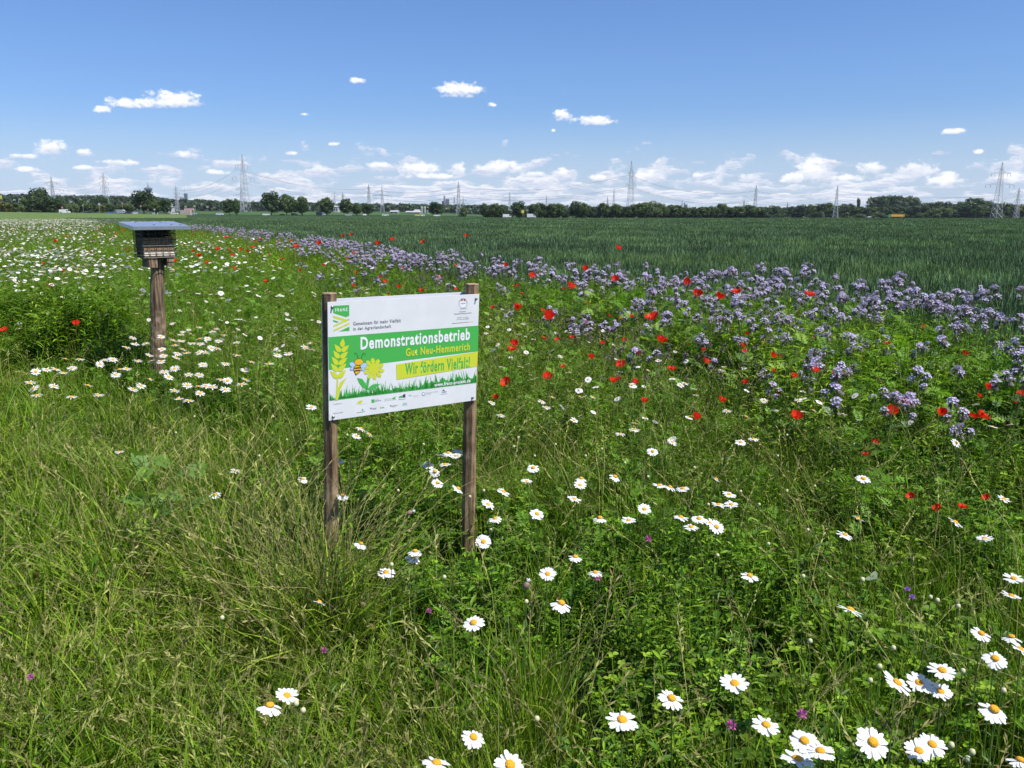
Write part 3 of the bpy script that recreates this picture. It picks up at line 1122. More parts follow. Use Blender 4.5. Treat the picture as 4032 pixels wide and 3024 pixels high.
# flower
prints('flower_stem', [[(590, 1050), (572, 1130), (560, 1216), (536, 1216), (546, 1130), (558, 1072)]], I_GREEN, 2)
prints('flower_leaf', [[(445, 1092), (500, 1103), (535, 1150), (548, 1216), (500, 1190), (465, 1145)]], I_GREEN, 2)
prints('flower_leaf', [[(548, 1218), (590, 1172), (635, 1155), (690, 1160), (640, 1192), (600, 1215)]], I_GREEN, 2)
prints('flower_disc', [ell((617, 997), 53, 56)], I_LIME, 2.75)
for k_ in range(10):
    t_ = 2 * math.pi * k_ / 10 + .2
    c_ = (622 + 80 * math.cos(t_), 997 + 82 * math.sin(t_))
    prints('flower_petal', [drop((620 + 112 * math.cos(t_), 997 + 115 * math.sin(t_)), (620 + 25 * math.cos(t_), 997 + 25 * math.sin(t_)), 44)], I_LIME, 2.5)
# bee
for (c_, rx_, ry_, ro_) in (((402, 955), 40, 25, .35), ((514, 962), 36, 25, -.5), ((393, 995), 22, 15, -.3), ((505, 1000), 22, 15, .4)):
    prints('bee_wing_outline', [ell(c_, rx_ + 3, ry_ + 3, 18, ro_)], I_BLUE, 2.9)
    prints('bee_wing', [ell(c_, rx_, ry_, 18, ro_)], I_WING, 3.1)
prints('bee_body_outline', [drop((455, 958), (432, 1066), 88)], I_DARK, 3.3)
prints('bee_body', [drop((455, 964), (434, 1056), 78)], I_AMBER, 3.5)
for yy, hw in ((990, 37), (1018, 31)):
    prints('bee_stripe', [[(450 - hw, yy - 6), (450 + hw - 4, yy - 12), (450 + hw - 6, yy + 2), (450 - hw, yy + 8)]], I_DARK, 3.8)
prints('bee_head_outline', [ell((462, 925), 49, 36, 20, -.1)], I_DARK, 3.6)
prints('bee_head', [ell((462, 925), 45, 32, 20, -.1)], I_AMBER, 3.9)
for pth in ([(455, 888), (447, 850), (432, 826), (420, 832), (422, 846)], [(487, 886), (498, 850), (520, 826), (532, 836), (524, 852)]):
    up_ = [(p[0] - 2.2, p[1] - 1.5) for p in pth]
    dn_ = [(p[0] + 2.2, p[1] + 1.5) for p in pth]
    prints('bee_feeler', [[up_[i], dn_[i], dn_[i + 1], up_[i + 1]] for i in range(4)], I_DARK, 3.8)
# award ball and small print
prints('award_ball', [ell((1562, 303), 47, 52, 28)], I_LGREY, 1)
prints('award_ball_shine', [ell((1560, 312), 38, 40, 24)], I_WHITE, 1.4)
prints('award_ball_band', [ell((1562, 308), 30, 8, 16, -.08)], I_LGREY, 1.7)
for cx_ in (1550, 1576):
    prints('award_ball_reflection', [ell((cx_, 272), 9, 13, 12)], I_RED, 1.8)
prints('award_ball_shadow', [ell((1564, 362), 40, 7, 16, -.07)], I_LGREY, .8)
text('lettering', 'Deutscher', (1525, 402), (1592, 385), I_GREY, 1, .02)
text('lettering', 'Nachhaltigkeitspreis 2018', (1468, 426), (1648, 402), I_GREY, 1, .02)
text('lettering', 'SIEGER Forschung', (1498, 463), (1618, 445), I_GREY, 1)
text('lettering', 'Ein Preis des BMBF', (1497, 485), (1618, 463), I_GREY, 1)
for a_, b2, mt in ((1447, 1555, I_DARK), (1555, 1615, I_RED), (1615, 1667, I_AMBER)):
    ya, yb = 520 - (a_ - 1447) * .085, 520 - (b2 - 1447) * .085
    prints('flag_rule', [[(a_, ya - 2), (b2, yb - 2), (b2, yb + 2), (a_, ya + 2)]], mt, 1)
text('lettering', 'Projektpartner', (196, 1376), (287, 1352), I_GREY, 1)
text('lettering', 'Gefördert durch', (196, 1474), (298, 1446), I_GREY, 1)
prints('partner_logo_hill', [[(442, 1368), (460, 1335), (485, 1327), (512, 1340), (498, 1345), (485, 1362)]], I_LIME, 1)
text('lettering', 'MICHAEL OTTO', (470, 1374), (556, 1357), I_LGREY, 1)
prints('partner_logo_square', [[(597, 1320), (627, 1316), (628, 1353), (598, 1356)]], I_GREEN, 1)
text('lettering', 'Deutscher', (632, 1332), (676, 1315), I_BLUE, 1)
text('lettering', 'Bauernverband', (632, 1344), (700, 1322), I_BLUE, 1)
text('lettering', 'STIFTUNG', (736, 1326), (806, 1304), I_LGREY, 1)
text('lettering', 'Rheinische Kulturlandschaft', (735, 1338), (857, 1315), I_GREY, 1)
prints('partner_logo_leaf', [[(810, 1306), (830, 1300), (853, 1286), (848, 1310), (828, 1318)]], I_GREEN, 1)
for k_, (a_, b2, h0_, h1_, mt) in enumerate(((886, 905, 1288, 1282, I_GREEN), (907, 926, 1281, 1273, I_GREEN), (928, 954, 1270, 1259, I_VIOLET))):
    prints('partner_logo_bar', [[(a_, h0_), (b2, h1_), (b2, 1303 - k_ * 3), (a_, 1305 - k_ * 3)]], mt, 1)
text('lettering', 'Rheinland', (884, 1326), (954, 1306), I_VIOLET, 1)
for k_ in range(3):
    prints('partner_logo_dot', [ell((994 + 9 * k_, 1274 + (k_ % 2) * 9), 5, 5, 10)], I_TEAL, 1)
text('lettering', 'THÜNEN', (1028, 1292), (1090, 1273), I_LGREY, 1)
prints('partner_logo_ring', [ell((1144, 1262), 18, 19)], I_BLUE, 1)
prints('partner_logo_ring_heart', [ell((1144, 1261), 13, 13)], I_WHITE, 1.3)
text('lettering', 'GEORG-AUGUST-UNIVERSITÄT', (1168, 1255), (1300, 1230), I_GREY, 1)
text('lettering', 'GÖTTINGEN', (1168, 1269), (1225, 1252), I_GREY, 1)
prints('partner_logo_bird', [[(1340, 1218), (1352, 1214), (1366, 1222), (1362, 1230), (1350, 1226)]], I_DARK, 1)
text('lettering', 'NABU', (1338, 1250), (1386, 1228), I_BLUE, 1, .02)
prints('partner_logo_rule', [[(1325, 1264), (1391, 1256), (1391, 1259), (1325, 1267)]], I_BLUE, 1)
prints('partner_logo_square', [[(496, 1420), (513, 1418), (513, 1436), (496, 1438)]], I_TEAL, 1)
text('lettering', 'rentenbank', (441, 1463), (532, 1439), I_GREY, 1, .01)
for (ex, ey) in ((587, 1412), (797, 1385)):
    prints('eagle_mark', [ell((ex, ey), 6, 6, 10)], I_DARK, 1)
    prints('ministry_rule', [[(ex + 9, ey - 5), (ex + 11, ey - 5), (ex + 11, ey + 16), (ex + 9, ey + 16)]], I_RED, 1)
text('lettering', 'Bundesministerium', (602, 1418), (652, 1400), I_GREY, 1)
text('lettering', 'für Ernährung', (602, 1428), (644, 1411), I_GREY, 1)
text('lettering', 'ble', (690, 1414), (732, 1390), I_GREEN, 1, .02)
text('lettering', 'Bundesministerium', (812, 1391), (872, 1372), I_GREY, 1)
text('lettering', 'für Umwelt', (812, 1402), (852, 1385), I_GREY, 1)
text('lettering', 'BfN', (928, 1388), (970, 1350), I_TEAL, 1)
# screws
for (sx_, sy_) in ((180, 344), (1697, 258), (1657, 1298), (193, 1500)):
    q = B((sx_, sy_))
    s_ = MB()
    s_.lathe([(.006, 0), (.0055, .003), (.003, .005)], 10, (q[0], 0, q[1]), Matrix.Rotation(math.pi / 2, 3, 'X'))
    s_.lathe([(.0035, .004), (.003, .011)], 6, (q[0], 0, q[1]), Matrix.Rotation(math.pi / 2, 3, 'X'))
    s_.obj('screw', M_SCREW, board)


def rough_post(name, p0, p1, r, parent, n=14, seg=14, flat=(), seed=1, mats=None):
    """weathered round post from p0 up to p1 (local), with splits and a pale cut end"""
    q = random.Random(seed)
    p0, p1 = Vector(p0), Vector(p1)
    b = MB()
    wob = [q.uniform(.93, 1.05) for _ in range(n)]
    for (i, k_) in flat:
        wob[i] = k_
    vs, fs = [], []
    for j in range(seg + 1):
        t_ = j / seg
        c_ = p0.lerp(p1, t_)
        for i in range(n):
            a_ = 2 * math.pi * i / n
            rr = r * wob[i] * (1 + .035 * math.sin(j * 1.3 + i)) * (1.04 - .06 * t_) * q.uniform(.985, 1.015)
            vs.append(c_ + Vector((math.cos(a_) * rr, math.sin(a_) * rr, 0)))
    for j in range(seg):
        for i in range(n):
            fs.append((j * n + i, j * n + (i + 1) % n, (j + 1) * n + (i + 1) % n, (j + 1) * n + i))
    b.add(vs, fs)
    o = b.obj(name, mats[0], parent)
    e_ = MB()
    ring = [vs[seg * n + i] + Vector((0, 0, .001)) for i in range(n)]
    rim = [p1 + (v_ - p1) * 1.03 - Vector((0, 0, .004)) for v_ in ring]
    e_.add(rim + ring + [p1 + Vector((0, 0, .003))], [(i, (i + 1) % n, n + (i + 1) % n, n + i) for i in range(n)] + [(n + i, n + (i + 1) % n, 2 * n) for i in range(n)])
    e_.obj('cut_end', mats[1], o)
    return o


def on_plane(px, py, yoff):
    """local sign coordinates where the ray through a pixel meets the plane yoff behind the board's middle"""
    r_ = ray(px, py)
    nrm = np.array(Matrix.Rotation(YAW, 3, 'Z') @ Matrix.Rotation(TILT, 3, 'X') @ Vector((0, -1, 0)))
    c0 = np.array(SIGN_C) - nrm * yoff
    o0 = np.array([0, 0, CAM_H])
    t_ = np.dot(c0 - o0, nrm) / np.dot(r_, nrm)
    w_ = o0 + r_ * t_ - np.array([SIGN_C.x, SIGN_C.y, 0])
    cyw, syw = math.cos(YAW), math.sin(YAW)
    return Vector((w_[0] * cyw + w_[1] * syw, -w_[0] * syw + w_[1] * cyw, w_[2]))


for (tp, bt, sd) in (((1296, 1154), (1304, 2000), 3), ((1859, 1118), (1843, 2140), 8)):
    a_, b2 = on_plane(*tp, .037), on_plane(*bt, .037)
    k_ = (-.15 - b2.z) / (a_.z - b2.z)
    foot = b2.lerp(a_, k_)
    rough_post('post', foot, a_, .0295, sign, seed=sd, flat=((2, .88), (9, .86)), mats=(M_POST, M_CUT))

# ------------------------------------------------------------------ the bee hotel
M_ROOF = plain('galvanised_sheet', (0.62, 0.66, 0.72), 0.34, metal=0.8, var=0.06, scale=5)
M_WIRE = plain('wire_mesh', (0.055, 0.062, 0.060), 0.5, metal=0.4)
M_TIMBER = wood('old_split_timber', (0.075, 0.052, 0.034), (0.310, 0.215, 0.130), (0.420, 0.310, 0.200), (18, 18, 1.0))
M_BLOCK = plain('drilled_wood_block', (0.26, 0.17, 0.10), 0.9, var=0.35, scale=40, bump=0.3)
M_HOLE_SHADE = plain('hole_shade', (0.010, 0.008, 0.006), 1.0)  # near black colour painted for the shade inside holes, no real bore
M_CANE = plain('pale_cane', (0.62, 0.55, 0.45), 0.7, var=0.2, scale=30)
M_REED = plain('dark_reed', (0.060, 0.046, 0.032), 0.9, var=0.4, scale=60)
HB = at_z(338 * 1.8228, 738 * 1.8228, 0.5)
hotel = thing('bee_hotel', (HB.x, HB.y, 0), 'insect hotel box with metal roof and wire front on a split timber post', 'insect hotel', rot=(0, 0, R_(40)))
BW, BD, BH, Z0 = .290, .24, .262, 1.285
CX, CY = .045, -.055
b = MB()
n = 10
vs, fs = [], []
prof_ = [(.068, -.010), (.052, -.052), (.012, -.066), (-.036, -.056), (-.066, -.02), (-.06, .028), (-.028, .06), (.012, .064), (.046, .05), (.066, .022)]
q = random.Random(2)
for j in range(15):
    t_ = j / 14
    for (ax, ay) in prof_:
        k_ = .92 * (1.0 - .10 * max(0, t_ - .75) * 4) * q.uniform(.97, 1.03)
        zz_ = -.25 + 1.535 * t_
        vs.append((ax * k_ + .058 * max(0, zz_ - .4) / .885 + .004 * math.sin(j), ay * k_ - .050 * max(0, zz_ - .4) / .885, zz_))
for j in range(14):
    for i in range(n):
        fs.append((j * n + i, j * n + (i + 1) % n, (j + 1) * n + (i + 1) % n, (j + 1) * n + i))
fs.append(tuple(14 * n + i for i in range(n)))
b.add(vs, fs)
post = b.obj('post', M_TIMBER, hotel)
for i, (a0_, h0_) in enumerate(((.3, .72), (.9, .60), (.55, .80))):
    s_ = MB()
    c0 = Vector((.078, -.03 + .02 * i, h0_ - .1))
    s_.add([c0, c0 + Vector((.004, -.008, .32)), c0 + Vector((.012, .006, .30)), c0 + Vector((.014, .004, .03)), c0 + Vector((.018, 0, .16))],
           [(0, 1, 4), (1, 2, 4), (2, 3, 4), (3, 0, 4)])
    s_.obj('splinter', M_TIMBER, post)
for (bx_, by_, sx_, sz_) in ((-.085, -.02, .075, .085), (.075, .0, .06, .075)):
    s_ = MB()
    s_.box((bx_ + CX + .02, by_ + CY, Z0 - sz_ / 2 - .004), (sx_, .20, sz_), Matrix.Rotation(.04, 3, 'Y'))
    s_.obj('support_block', M_TIMBER, hotel)
bx = MB()
bx.box((CX, CY, Z0 + .004), (BW - .02, BD - .02, .012))
bx.obj('floor_panel', M_TIMBER, hotel)
bx = MB()
bx.box((CX, CY + BD / 2 - .012, Z0 + BH / 2 + .01), (BW - .024, .012, BH - .02))
bx.obj('back_panel', M_TIMBER, hotel)
fy = CY - BD / 2
for row, zc, hh in ((0, .175, .062), (1, .107, .062)):
    for half in (-1, 1):
        s_ = MB()
        w_ = (BW - .03) / 2 - .002
        s_.box((CX + half * (w_ / 2 + .001), CY - .005, Z0 + zc - .03), (w_, BD - .05, hh))
        blk = s_.obj('drilled_block', M_BLOCK, hotel)
        for k_ in range(6):
            h_ = MB()
            hx = CX + half * (w_ / 2) + (k_ % 3 - 1) * w_ * .32 + q.uniform(-.006, .006)
            hz = Z0 + zc - .03 + (.014 if k_ < 3 else -.014) + q.uniform(-.003, .003)
            h_.lathe([(q.uniform(.0035, .006), 0), (.0035, .0012)], 8, (hx, CY - .005 - (BD - .05) / 2, hz), Matrix.Rotation(math.pi / 2, 3, 'X'))
            h_.obj('hole_shade_disc', M_HOLE_SHADE, blk)  # flat dark disc on the block, shade of a drill hole as colour
for k_ in range(30):
    s_ = MB()
    px_ = CX + (-.5 + (k_ % 10 + .5) / 10) * (BW - .04)
    pz_ = Z0 + .192 + (k_ // 10) * .021
    r_ = q.uniform(.008, .0105)
    s_.tube([(px_, fy + .02 + q.uniform(0, .015), pz_), (px_, CY + .09, pz_)], r_, 7)
    rd = s_.obj('reed', M_REED, hotel)
    h_ = MB()
    h_.lathe([(r_ * .6, 0), (r_ * .55, .001)], 7, (px_, fy + .019, pz_), Matrix.Rotation(math.pi / 2, 3, 'X'))
    h_.obj('hole_shade_disc', M_HOLE_SHADE, rd)  # dark disc painting the shade inside the reed's open end
for k_, (cz, cy2) in enumerate(((.018, .012), (.036, .018), (.052, .03))):
    s_ = MB()
    s_.tube([(CX - BW / 2 + .014, fy + cy2, Z0 + cz), (CX + BW / 2 - .014, fy + cy2, Z0 + cz)], .0085, 8)
    s_.obj('cane', M_CANE, hotel)
# wire cage: every rod of the front and of the left and right sides
WR = .0030
for i in range(6):
    x_ = CX - BW / 2 + BW * i / 5
    s_ = MB(); s_.tube([(x_, fy - .004, Z0 - .004), (x_, fy - .004, Z0 + BH)], WR, 5); s_.obj('wire', M_WIRE, hotel)
for i in range(6):
    z_ = Z0 + BH * (i / 5.0) if i else Z0
    s_ = MB(); s_.tube([(CX - BW / 2, fy - .0085, z_), (CX + BW / 2, fy - .0085, z_)], WR, 5); s_.obj('wire', M_WIRE, hotel)
for sd in (-1, 1):
    x_ = CX + sd * BW / 2
    for i in range(8):
        y_ = fy + BD * (i + .2) / 7.4
        s_ = MB(); s_.tube([(x_ + sd * .004, y_, Z0 - .004), (x_ + sd * .004, y_, Z0 + BH)], WR, 5); s_.obj('wire', M_WIRE, hotel)
    for i in range(6):
        z_ = Z0 + BH * i / 5.0
        s_ = MB(); s_.tube([(x_ + sd * .0085, fy, z_), (x_ + sd * .0085, fy + BD, z_)], WR, 5); s_.obj('wire', M_WIRE, hotel)
# pitched sheet roof with folded rim
roof = thing_ = bpy.data.objects.new('roof', None)
RW, RD = .49, .43
s_ = MB()
s_.box((0, 0, 0), (RW, RD, .004))
sheet = s_.obj('roof', M_ROOF, hotel, loc=(CX + .018, CY + .02, Z0 + BH + .030), rot=(R_(5.0), 0, 0))
bpy.data.objects.remove(roof)
for (c_, sz_) in (((0, -RD / 2 - .0015, -.011), (RW + .006, .003, .030)), ((0, RD / 2 + .0015, -.011), (RW + .006, .003, .03)),
                  ((-RW / 2 - .0015, 0, -.011), (.003, RD, .03)), ((RW / 2 + .0015, 0, -.011), (.003, RD, .03))):
    s_ = MB(); s_.box(c_, sz_); s_.obj('roof_rim', M_ROOF, sheet)
for (sx_, sy_) in ((-.12, .15), (.10, .15), (-.03, -.08), (.13, -.06), (.2, -.1)):
    s_ = MB(); s_.lathe([(.013, .002), (.012, .005), (.004, .008)], 10, (sx_, sy_, 0)); s_.obj('roof_screw', M_SCREW, sheet)

# ------------------------------------------------------------------ flowers
fr = random.Random(21)
S22 = 1.8228


def petal_pts(a, r0, r1, w, up, rough=.0):
    d = Vector((math.cos(a), math.sin(a), 0))
    s = Vector((-math.sin(a), math.cos(a), 0))
    z = Vector((0, 0, 1))
    pts = []
    for t_, k_ in ((0, .55), (.35, .95), (.75, 1.0), (.95, .55)):
        c_ = d * (r0 + (r1 - r0) * t_) + z * (up * t_ * (1 - .9 * t_) * (r1 - r0))
        pts += [c_ - s * w * k_ / 2, c_ + s * w * k_ / 2]
    pts.append(d * r1 + z * (up * .1 * (r1 - r0)) - s * w * .12)
    return pts


PF = [(0, 1, 3, 2), (2, 3, 5, 4), (4, 5, 7, 6), (6, 7, 8)]


def petal_meshes(R):
    """a few single petals, reused all round"""
    o_ = []
    for k_ in range(6):
        b = MB(); b.rn = fr.random()
        b.add(petal_pts(0, R * .22, R * fr.uniform(.92, 1.06), R * fr.uniform(.26, .33), fr.uniform(-.25, .35)), PF)
        o_.append(b.mesh('petal', M_PETAL))
    return o_


def ring_mesh(R, n=16, seg=2):
    """far flower: petals joined at the heart"""
    b = MB()
    vs, fs = [], []
    for k_ in range(n):
        a = 2 * math.pi * k_ / n
        vs.append((R * .2 * math.cos(a), R * .2 * math.sin(a), 0))
    for k_ in range(n):
        a0_, a1_ = 2 * math.pi * k_ / n, 2 * math.pi * (k_ + 1) / n
        up = fr.uniform(-.2, .2) * R
        for t_, rr in ((.12, .75), (.88, .75), (.5, 1.0)):
            a = a0_ + (a1_ - a0_) * t_
            r_ = R * rr * fr.uniform(.92, 1.05)
            vs.append((r_ * math.cos(a), r_ * math.sin(a), up * rr))
        i0 = n + 3 * k_
        fs += [(k_, (k_ + 1) % n, i0 + 1, i0), (i0, i0 + 1, i0 + 2)]
    b.add(vs, fs)
    return b.mesh('petals', M_PETAL)


def disc_mesh(R, n=12):
    b = MB()
    b.lathe([(R * .30, -.0015), (R * .31, .002), (R * .24, .0045), (R * .10, .006), (R * .02, .0062)], n)
    return b.mesh('disc', M_DISC, True)


DR = .029
PETALS = petal_meshes(DR)
RINGS = [ring_mesh(DR, fr.choice((15, 17, 19))) for _ in range(5)]
DISC = disc_mesh(DR)
DISC_LO = disc_mesh(DR, 7)


def stem_mesh(h, bend, r0=.0021, r1=.0014, n=4, leaves=3):
    b = MB()
    b.rn = fr.random()
    pts = [(bend * (1 - t_) ** 1.5, .25 * bend * math.sin(3 * t_), -h * (1 - t_)) for t_ in (0, .25, .5, .75, 1)]
    b.tube(pts, [r0, r0, (r0 + r1) / 2, r1, r1], n, False)
    for i in range(leaves):
        p_ = Vector(pts[1]).lerp(Vector(pts[3]), fr.random())
        a = fr.uniform(0, 6.28)
        b.leaf(p_, (math.cos(a), math.sin(a), .8), (0, 0, 1), fr.uniform(.02, .045), .008)
    return b.mesh('stem', M_STEM)


STEMS = {h_: [stem_mesh(h_, fr.uniform(-.06, .06)) for _ in range(3)] for h_ in (.35, .45, .55, .65, .75)}


def stem_for(h_):
    k_ = min(STEMS, key=lambda q_: abs(q_ - h_))
    return fr.choice(STEMS[k_]), h_ / k_


def tilt_euler(amount, az):
    ax = Vector((-math.sin(az), math.cos(az), 0))
    return (Matrix.Rotation(amount, 3, ax) @ Matrix.Rotation(fr.uniform(0, 6.28), 3, 'Z')).to_euler()


def daisy(p, near, label, group, scale=.98):
    t = thing('ox_eye_daisy', p, label, 'daisy', group)
    sm, k_ = stem_for(p.z)
    s = link('stem', sm, t)
    s.scale = (1, 1, k_)
    s.rotation_euler = (0, 0, fr.uniform(0, 6.28))
    tz = fr.gauss(.30, .22)
    if tz > .45:
        t['label'] = label.replace('ox-eye', 'sideways tilted ox-eye') if len(label.split()) < 15 else label
    elif tz < .12:
        t['label'] = label.replace('ox-eye', 'flat upturned ox-eye') if len(label.split()) < 15 else label
    eu = tilt_euler(max(-.1, min(.85, tz)), fr.gauss(-.5, .9))
    M = eu.to_matrix()
    d_ = link('disc', DISC if near else DISC_LO, t)
    d_.rotation_euler = eu
    d_.scale = (scale,) * 3
    if near:
        n_ = fr.randint(15, 21)
        droop = fr.choice((-.05, .05, .12, .25, .42))
        for i in range(n_):
            pe = link('petal', fr.choice(PETALS), t)
            pe.rotation_euler = (M @ Matrix.Rotation(2 * math.pi * i / n_ + fr.uniform(-.06, .06), 3, 'Z') @ Matrix.Rotation(droop + fr.uniform(-.14, .16), 3, 'Y')).to_euler()
            pe.scale = (scale,) * 3
    else:
        r_ = link('petals', fr.choice(RINGS), t)
        r_.rotation_euler = eu
        r_.scale = (scale * fr.uniform(.92, 1.08),) * 3
    return t


near_px = [(1344, 1555), (1451, 1508), (1587, 1477), (1655, 1566), (1722, 1640), (1738, 1600), (1772, 1622), (1886, 1603), (1985, 1622), (2014, 1608),
           (2148, 1532), (2035, 1448), (1985, 1475), (1938, 1475), (2032, 1494), (2120, 1368), (2185, 1375), (2204, 1402), (2150, 1422), (1837, 1317),
           (2190, 1250), (2185, 1287), (1023, 1592), (943, 1648), (1102, 1652), (620, 1503), (583, 1523), (1023, 1345), (690, 1300), (1213, 1302),
           (1183, 1240), (1286, 1236), (780, 1174), (897, 1190), (893, 1203), (834, 1236), (1044, 1170), (1243, 1202), (2064, 1128), (1865, 1034),
           (2205, 1642)]
mid_px = [(1825, 1155), (1853, 1120), (2127, 1163), (2168, 1078), (2066, 956), (1620, 1243), (1547, 1035), (1392, 1100), (1358, 1124), (1296, 1118),
          (1240, 1078), (1256, 1033), (1253, 1048), (1329, 1029), (1152, 1010), (1070, 1120), (1054, 1090), (1160, 1110), (1138, 1040), (1088, 1062),
          (1240, 908), (1192, 858), (1180, 880), (1170, 868), (1062, 870), (1082, 898), (1280, 858), (1252, 857), (1410, 975), (1452, 955), (1475, 1055),
          (1448, 1052), (1424, 1048), (1471, 1117), (1493, 1138), (1535, 1130), (1548, 1138), (1552, 1090), (1580, 1090), (1575, 1068), (1370, 928),
          (1340, 938), (1600, 955), (1628, 948), (1612, 900), (1650, 865), (1725, 865), (1757, 887), (1820, 895), (1570, 888), (1365, 832),
          (1480, 828), (1470, 832), (740, 1070), (733, 996), (953, 985), (925, 1005), (940, 1018), (968, 978), (990, 970), (985, 985), (962, 1003), (945, 1043),
          (990, 1055), (780, 925), (770, 942), (797, 938), (673, 880), (258, 976), (508, 1018), (655, 1035), (465, 1068), (511, 1086), (1510, 1120),
          (1070, 660), (1085, 668), (1060, 690), (1050, 720), (1075, 745), (1210, 770), (1130, 700), (1400, 800), (1560, 800), (1700, 790)]
hotel_px = [(437, 1010), (535, 1013), (670, 1045), (700, 1018), (757, 1015), (845, 932), (890, 870), (905, 910), (975, 908), (240, 1095), (312, 1082),
            (372, 1080), (427, 1103), (483, 1072), (203, 1168), (227, 1208), (362, 1192), (590, 1188), (480, 1265), (800, 1080), (850, 1077), (775, 1117),
            (925, 1023), (1015, 1025), (1080, 1028), (1000, 985), (1095, 990), (1085, 945), (1080, 862), (1213, 848), (1278, 842), (1335, 798), (1172, 918),
            (1160, 885), (1215, 890), (1285, 905), (1225, 945), (1250, 970), (1190, 975), (1180, 1000), (1335, 875), (1390, 875), (1345, 910), (1380, 965),
            (1335, 965), (1415, 937), (1455, 940), (1465, 890), (1500, 852), (1425, 830), (1450, 808), (1100, 1097), (1170, 1075), (1265, 1115), (1335, 1118),
            (1360, 1050), (1510, 1042), (1130, 1130), (1005, 1145), (890, 1215), (945, 1190), (1255, 1187), (1330, 1195), (1380, 1190), (1425, 1197),
            (1170, 1222), (1340, 1240), (1195, 1275), (1262, 1290), (1480, 1150), (1525, 1155), (1510, 1215), (1640, 1085), (1685, 1030), (1645, 1150),
            (1620, 1180), (1805, 1043), (1860, 985), (1930, 975), (2075, 905), (2050, 940), (2090, 950), (2040, 925), (1585, 985), (1585, 900), (2085, 1335),
            (660, 1252), (245, 1255)]
single = {(2035, 1448): 'wide open ox-eye daisy with a small insect on its petals', (690, 1300): 'ox-eye daisy turned away, showing the backs of its petals',
          (258, 976): 'lone ox-eye daisy standing in the dry verge grass'}
for p in near_px:
    z_ = .66 + fr.uniform(-.03, .05) if p[1] > 1300 else .58 + fr.uniform(-.04, .05)
    if p[0] < 1100:
        z_ -= .12
    w = at_z(p[0] * S22, p[1] * S22, z_)
    if p[1] < 1300:
        lb, gr = 'large ox-eye daisy with golden disc beside the right sign post', 'daisies beside the sign post'
    elif p[0] < 1150:
        lb, gr = 'large ox-eye daisy rising out of the grass in front of the sign', 'daisies in the front grass'
    else:
        lb, gr = 'large ox-eye daisy in the loose group above the clover', 'daisies above the clover'
    lb2 = single.get(p)
    d = daisy(w, True, lb2 or lb, None if lb2 else gr, fr.uniform(.86, 1.2))
    if p == (690, 1300):
        for c_ in KIDS[d.name]:
            if not c_.name.startswith('stem'):
                c_.rotation_euler = (Matrix.Rotation(-.45, 3, 'X') @ c_.rotation_euler.to_matrix()).to_euler()
for p in mid_px:
    z_ = .56 + fr.uniform(-.05, .06)
    if p[0] < 700:
        z_ = .34
    w = at_z(p[0] * S22, p[1] * S22, z_)
    if (p in single):
        lb, gr = single[p], None
    elif 900 < p[0] < 1000 and p[1] < 1060:
        lb, gr = 'ox-eye daisy in the bunch between the two sign posts', 'daisies between the sign posts'
    elif p[0] < 900:
        lb, gr = 'small ox-eye daisy close behind the left sign post', 'daisies behind the left sign post'
    else:
        lb, gr = 'ox-eye daisy scattered in the green sward in front of the poppies', 'daisies in front of the poppies'
    daisy(w, w.y < 4.2, lb, gr)
for p in hotel_px:
    w = at_z(p[0] * .5877, 820 + p[1] * .5877, .57 + fr.uniform(-.04, .05))
    dx_ = w.x - HB.x
    daisy(w, False, 'ox-eye daisy in the patch right at the foot of the bee hotel' if abs(dx_) < .45 else 'ox-eye daisy in the verge side fringe of the bee hotel patch' if dx_ < 0 else
          'ox-eye daisy between the bee hotel and the sign', 'daisies at the bee hotel', 1.28)
cnt = len(near_px) + len(mid_px) + len(hotel_px)
rd2 = np.random.default_rng(9)
extra = 300 - cnt
while extra > 0:
    y_ = fr.uniform(7.5, 13)
    x_ = fr.uniform(-.6, .02) * y_
    if x_ < float(XG(y_)) + .5 or abs(x_ - HB.x) < .12 and y_ > HB.y - .3 and y_ < HB.y + .3:
        continue
    if fr.random() > .25 + .75 * min(1, max(0, (-x_ / y_ - .12) / .3)):
        continue
    daisy(Vector((x_, y_, .58 + fr.uniform(-.08, .08))), False, 'ox-eye daisy in the open meadow behind the bee hotel', 'daisies behind the bee hotel')
    extra -= 1


def far_daisy():
    b = MB()
    n = 9
    vs = [(0, 0, 0)] + [(DR * fr.uniform(.9, 1.1) * math.cos(2 * math.pi * k_ / n), DR * math.sin(2 * math.pi * k_ / n), fr.uniform(-.004, .004)) for k_ in range(n)]
    b.add(vs, [(0, 1 + k_, 1 + (k_ + 1) % n) for k_ in range(n)])
    b.cur = 1
    b.lathe([(DR * .3, .001), (DR * .2, .005)], 6)
    b.cur = 2
    b.tube([(.01, 0, -.3), (0, 0, 0)], .0015, 3, False)
    return b.mesh('far_daisy', [M_PETAL, M_DISC, M_STEM])


fd = [far_daisy() for _ in range(4)]
x, y = wedge(rg, 9, 112, 34)
u = -x / y
den = np.where(u > .49 + .03 * smooth_noise(x, y, .35, 8), np.clip(.40 + (y - 9) / 20, 0, .75), np.clip((u - .08) * .95, 0, 1) * np.clip(1.35 - y / 26, 0.0, 1))
den *= .8 * np.clip(.45 + 1.15 * smooth_noise(x * .6, y * 1.3, .7, 9), .05, 1.25)
den += np.where((u > .18) & (y < 30), 1.0, 0) * np.clip((smooth_noise(x * .55, y * 1.5, .9, 51) - .22) * 3.2, 0, 1) * np.clip((u - .15) * 4, 0, .8)
den *= np.where(y > 22, .55, 1.0)
den *= (XB(y) - x > 2.2) & (x > XG(y) + .6)
k = rg.uniform(0, 1, len(x)) < den
x, y = x[k], y[k]
pts = P3(x, y)
pts[:, 2] = rg.uniform(.64, .82, len(x)) + np.clip((y - 15) / 150, 0, .12)
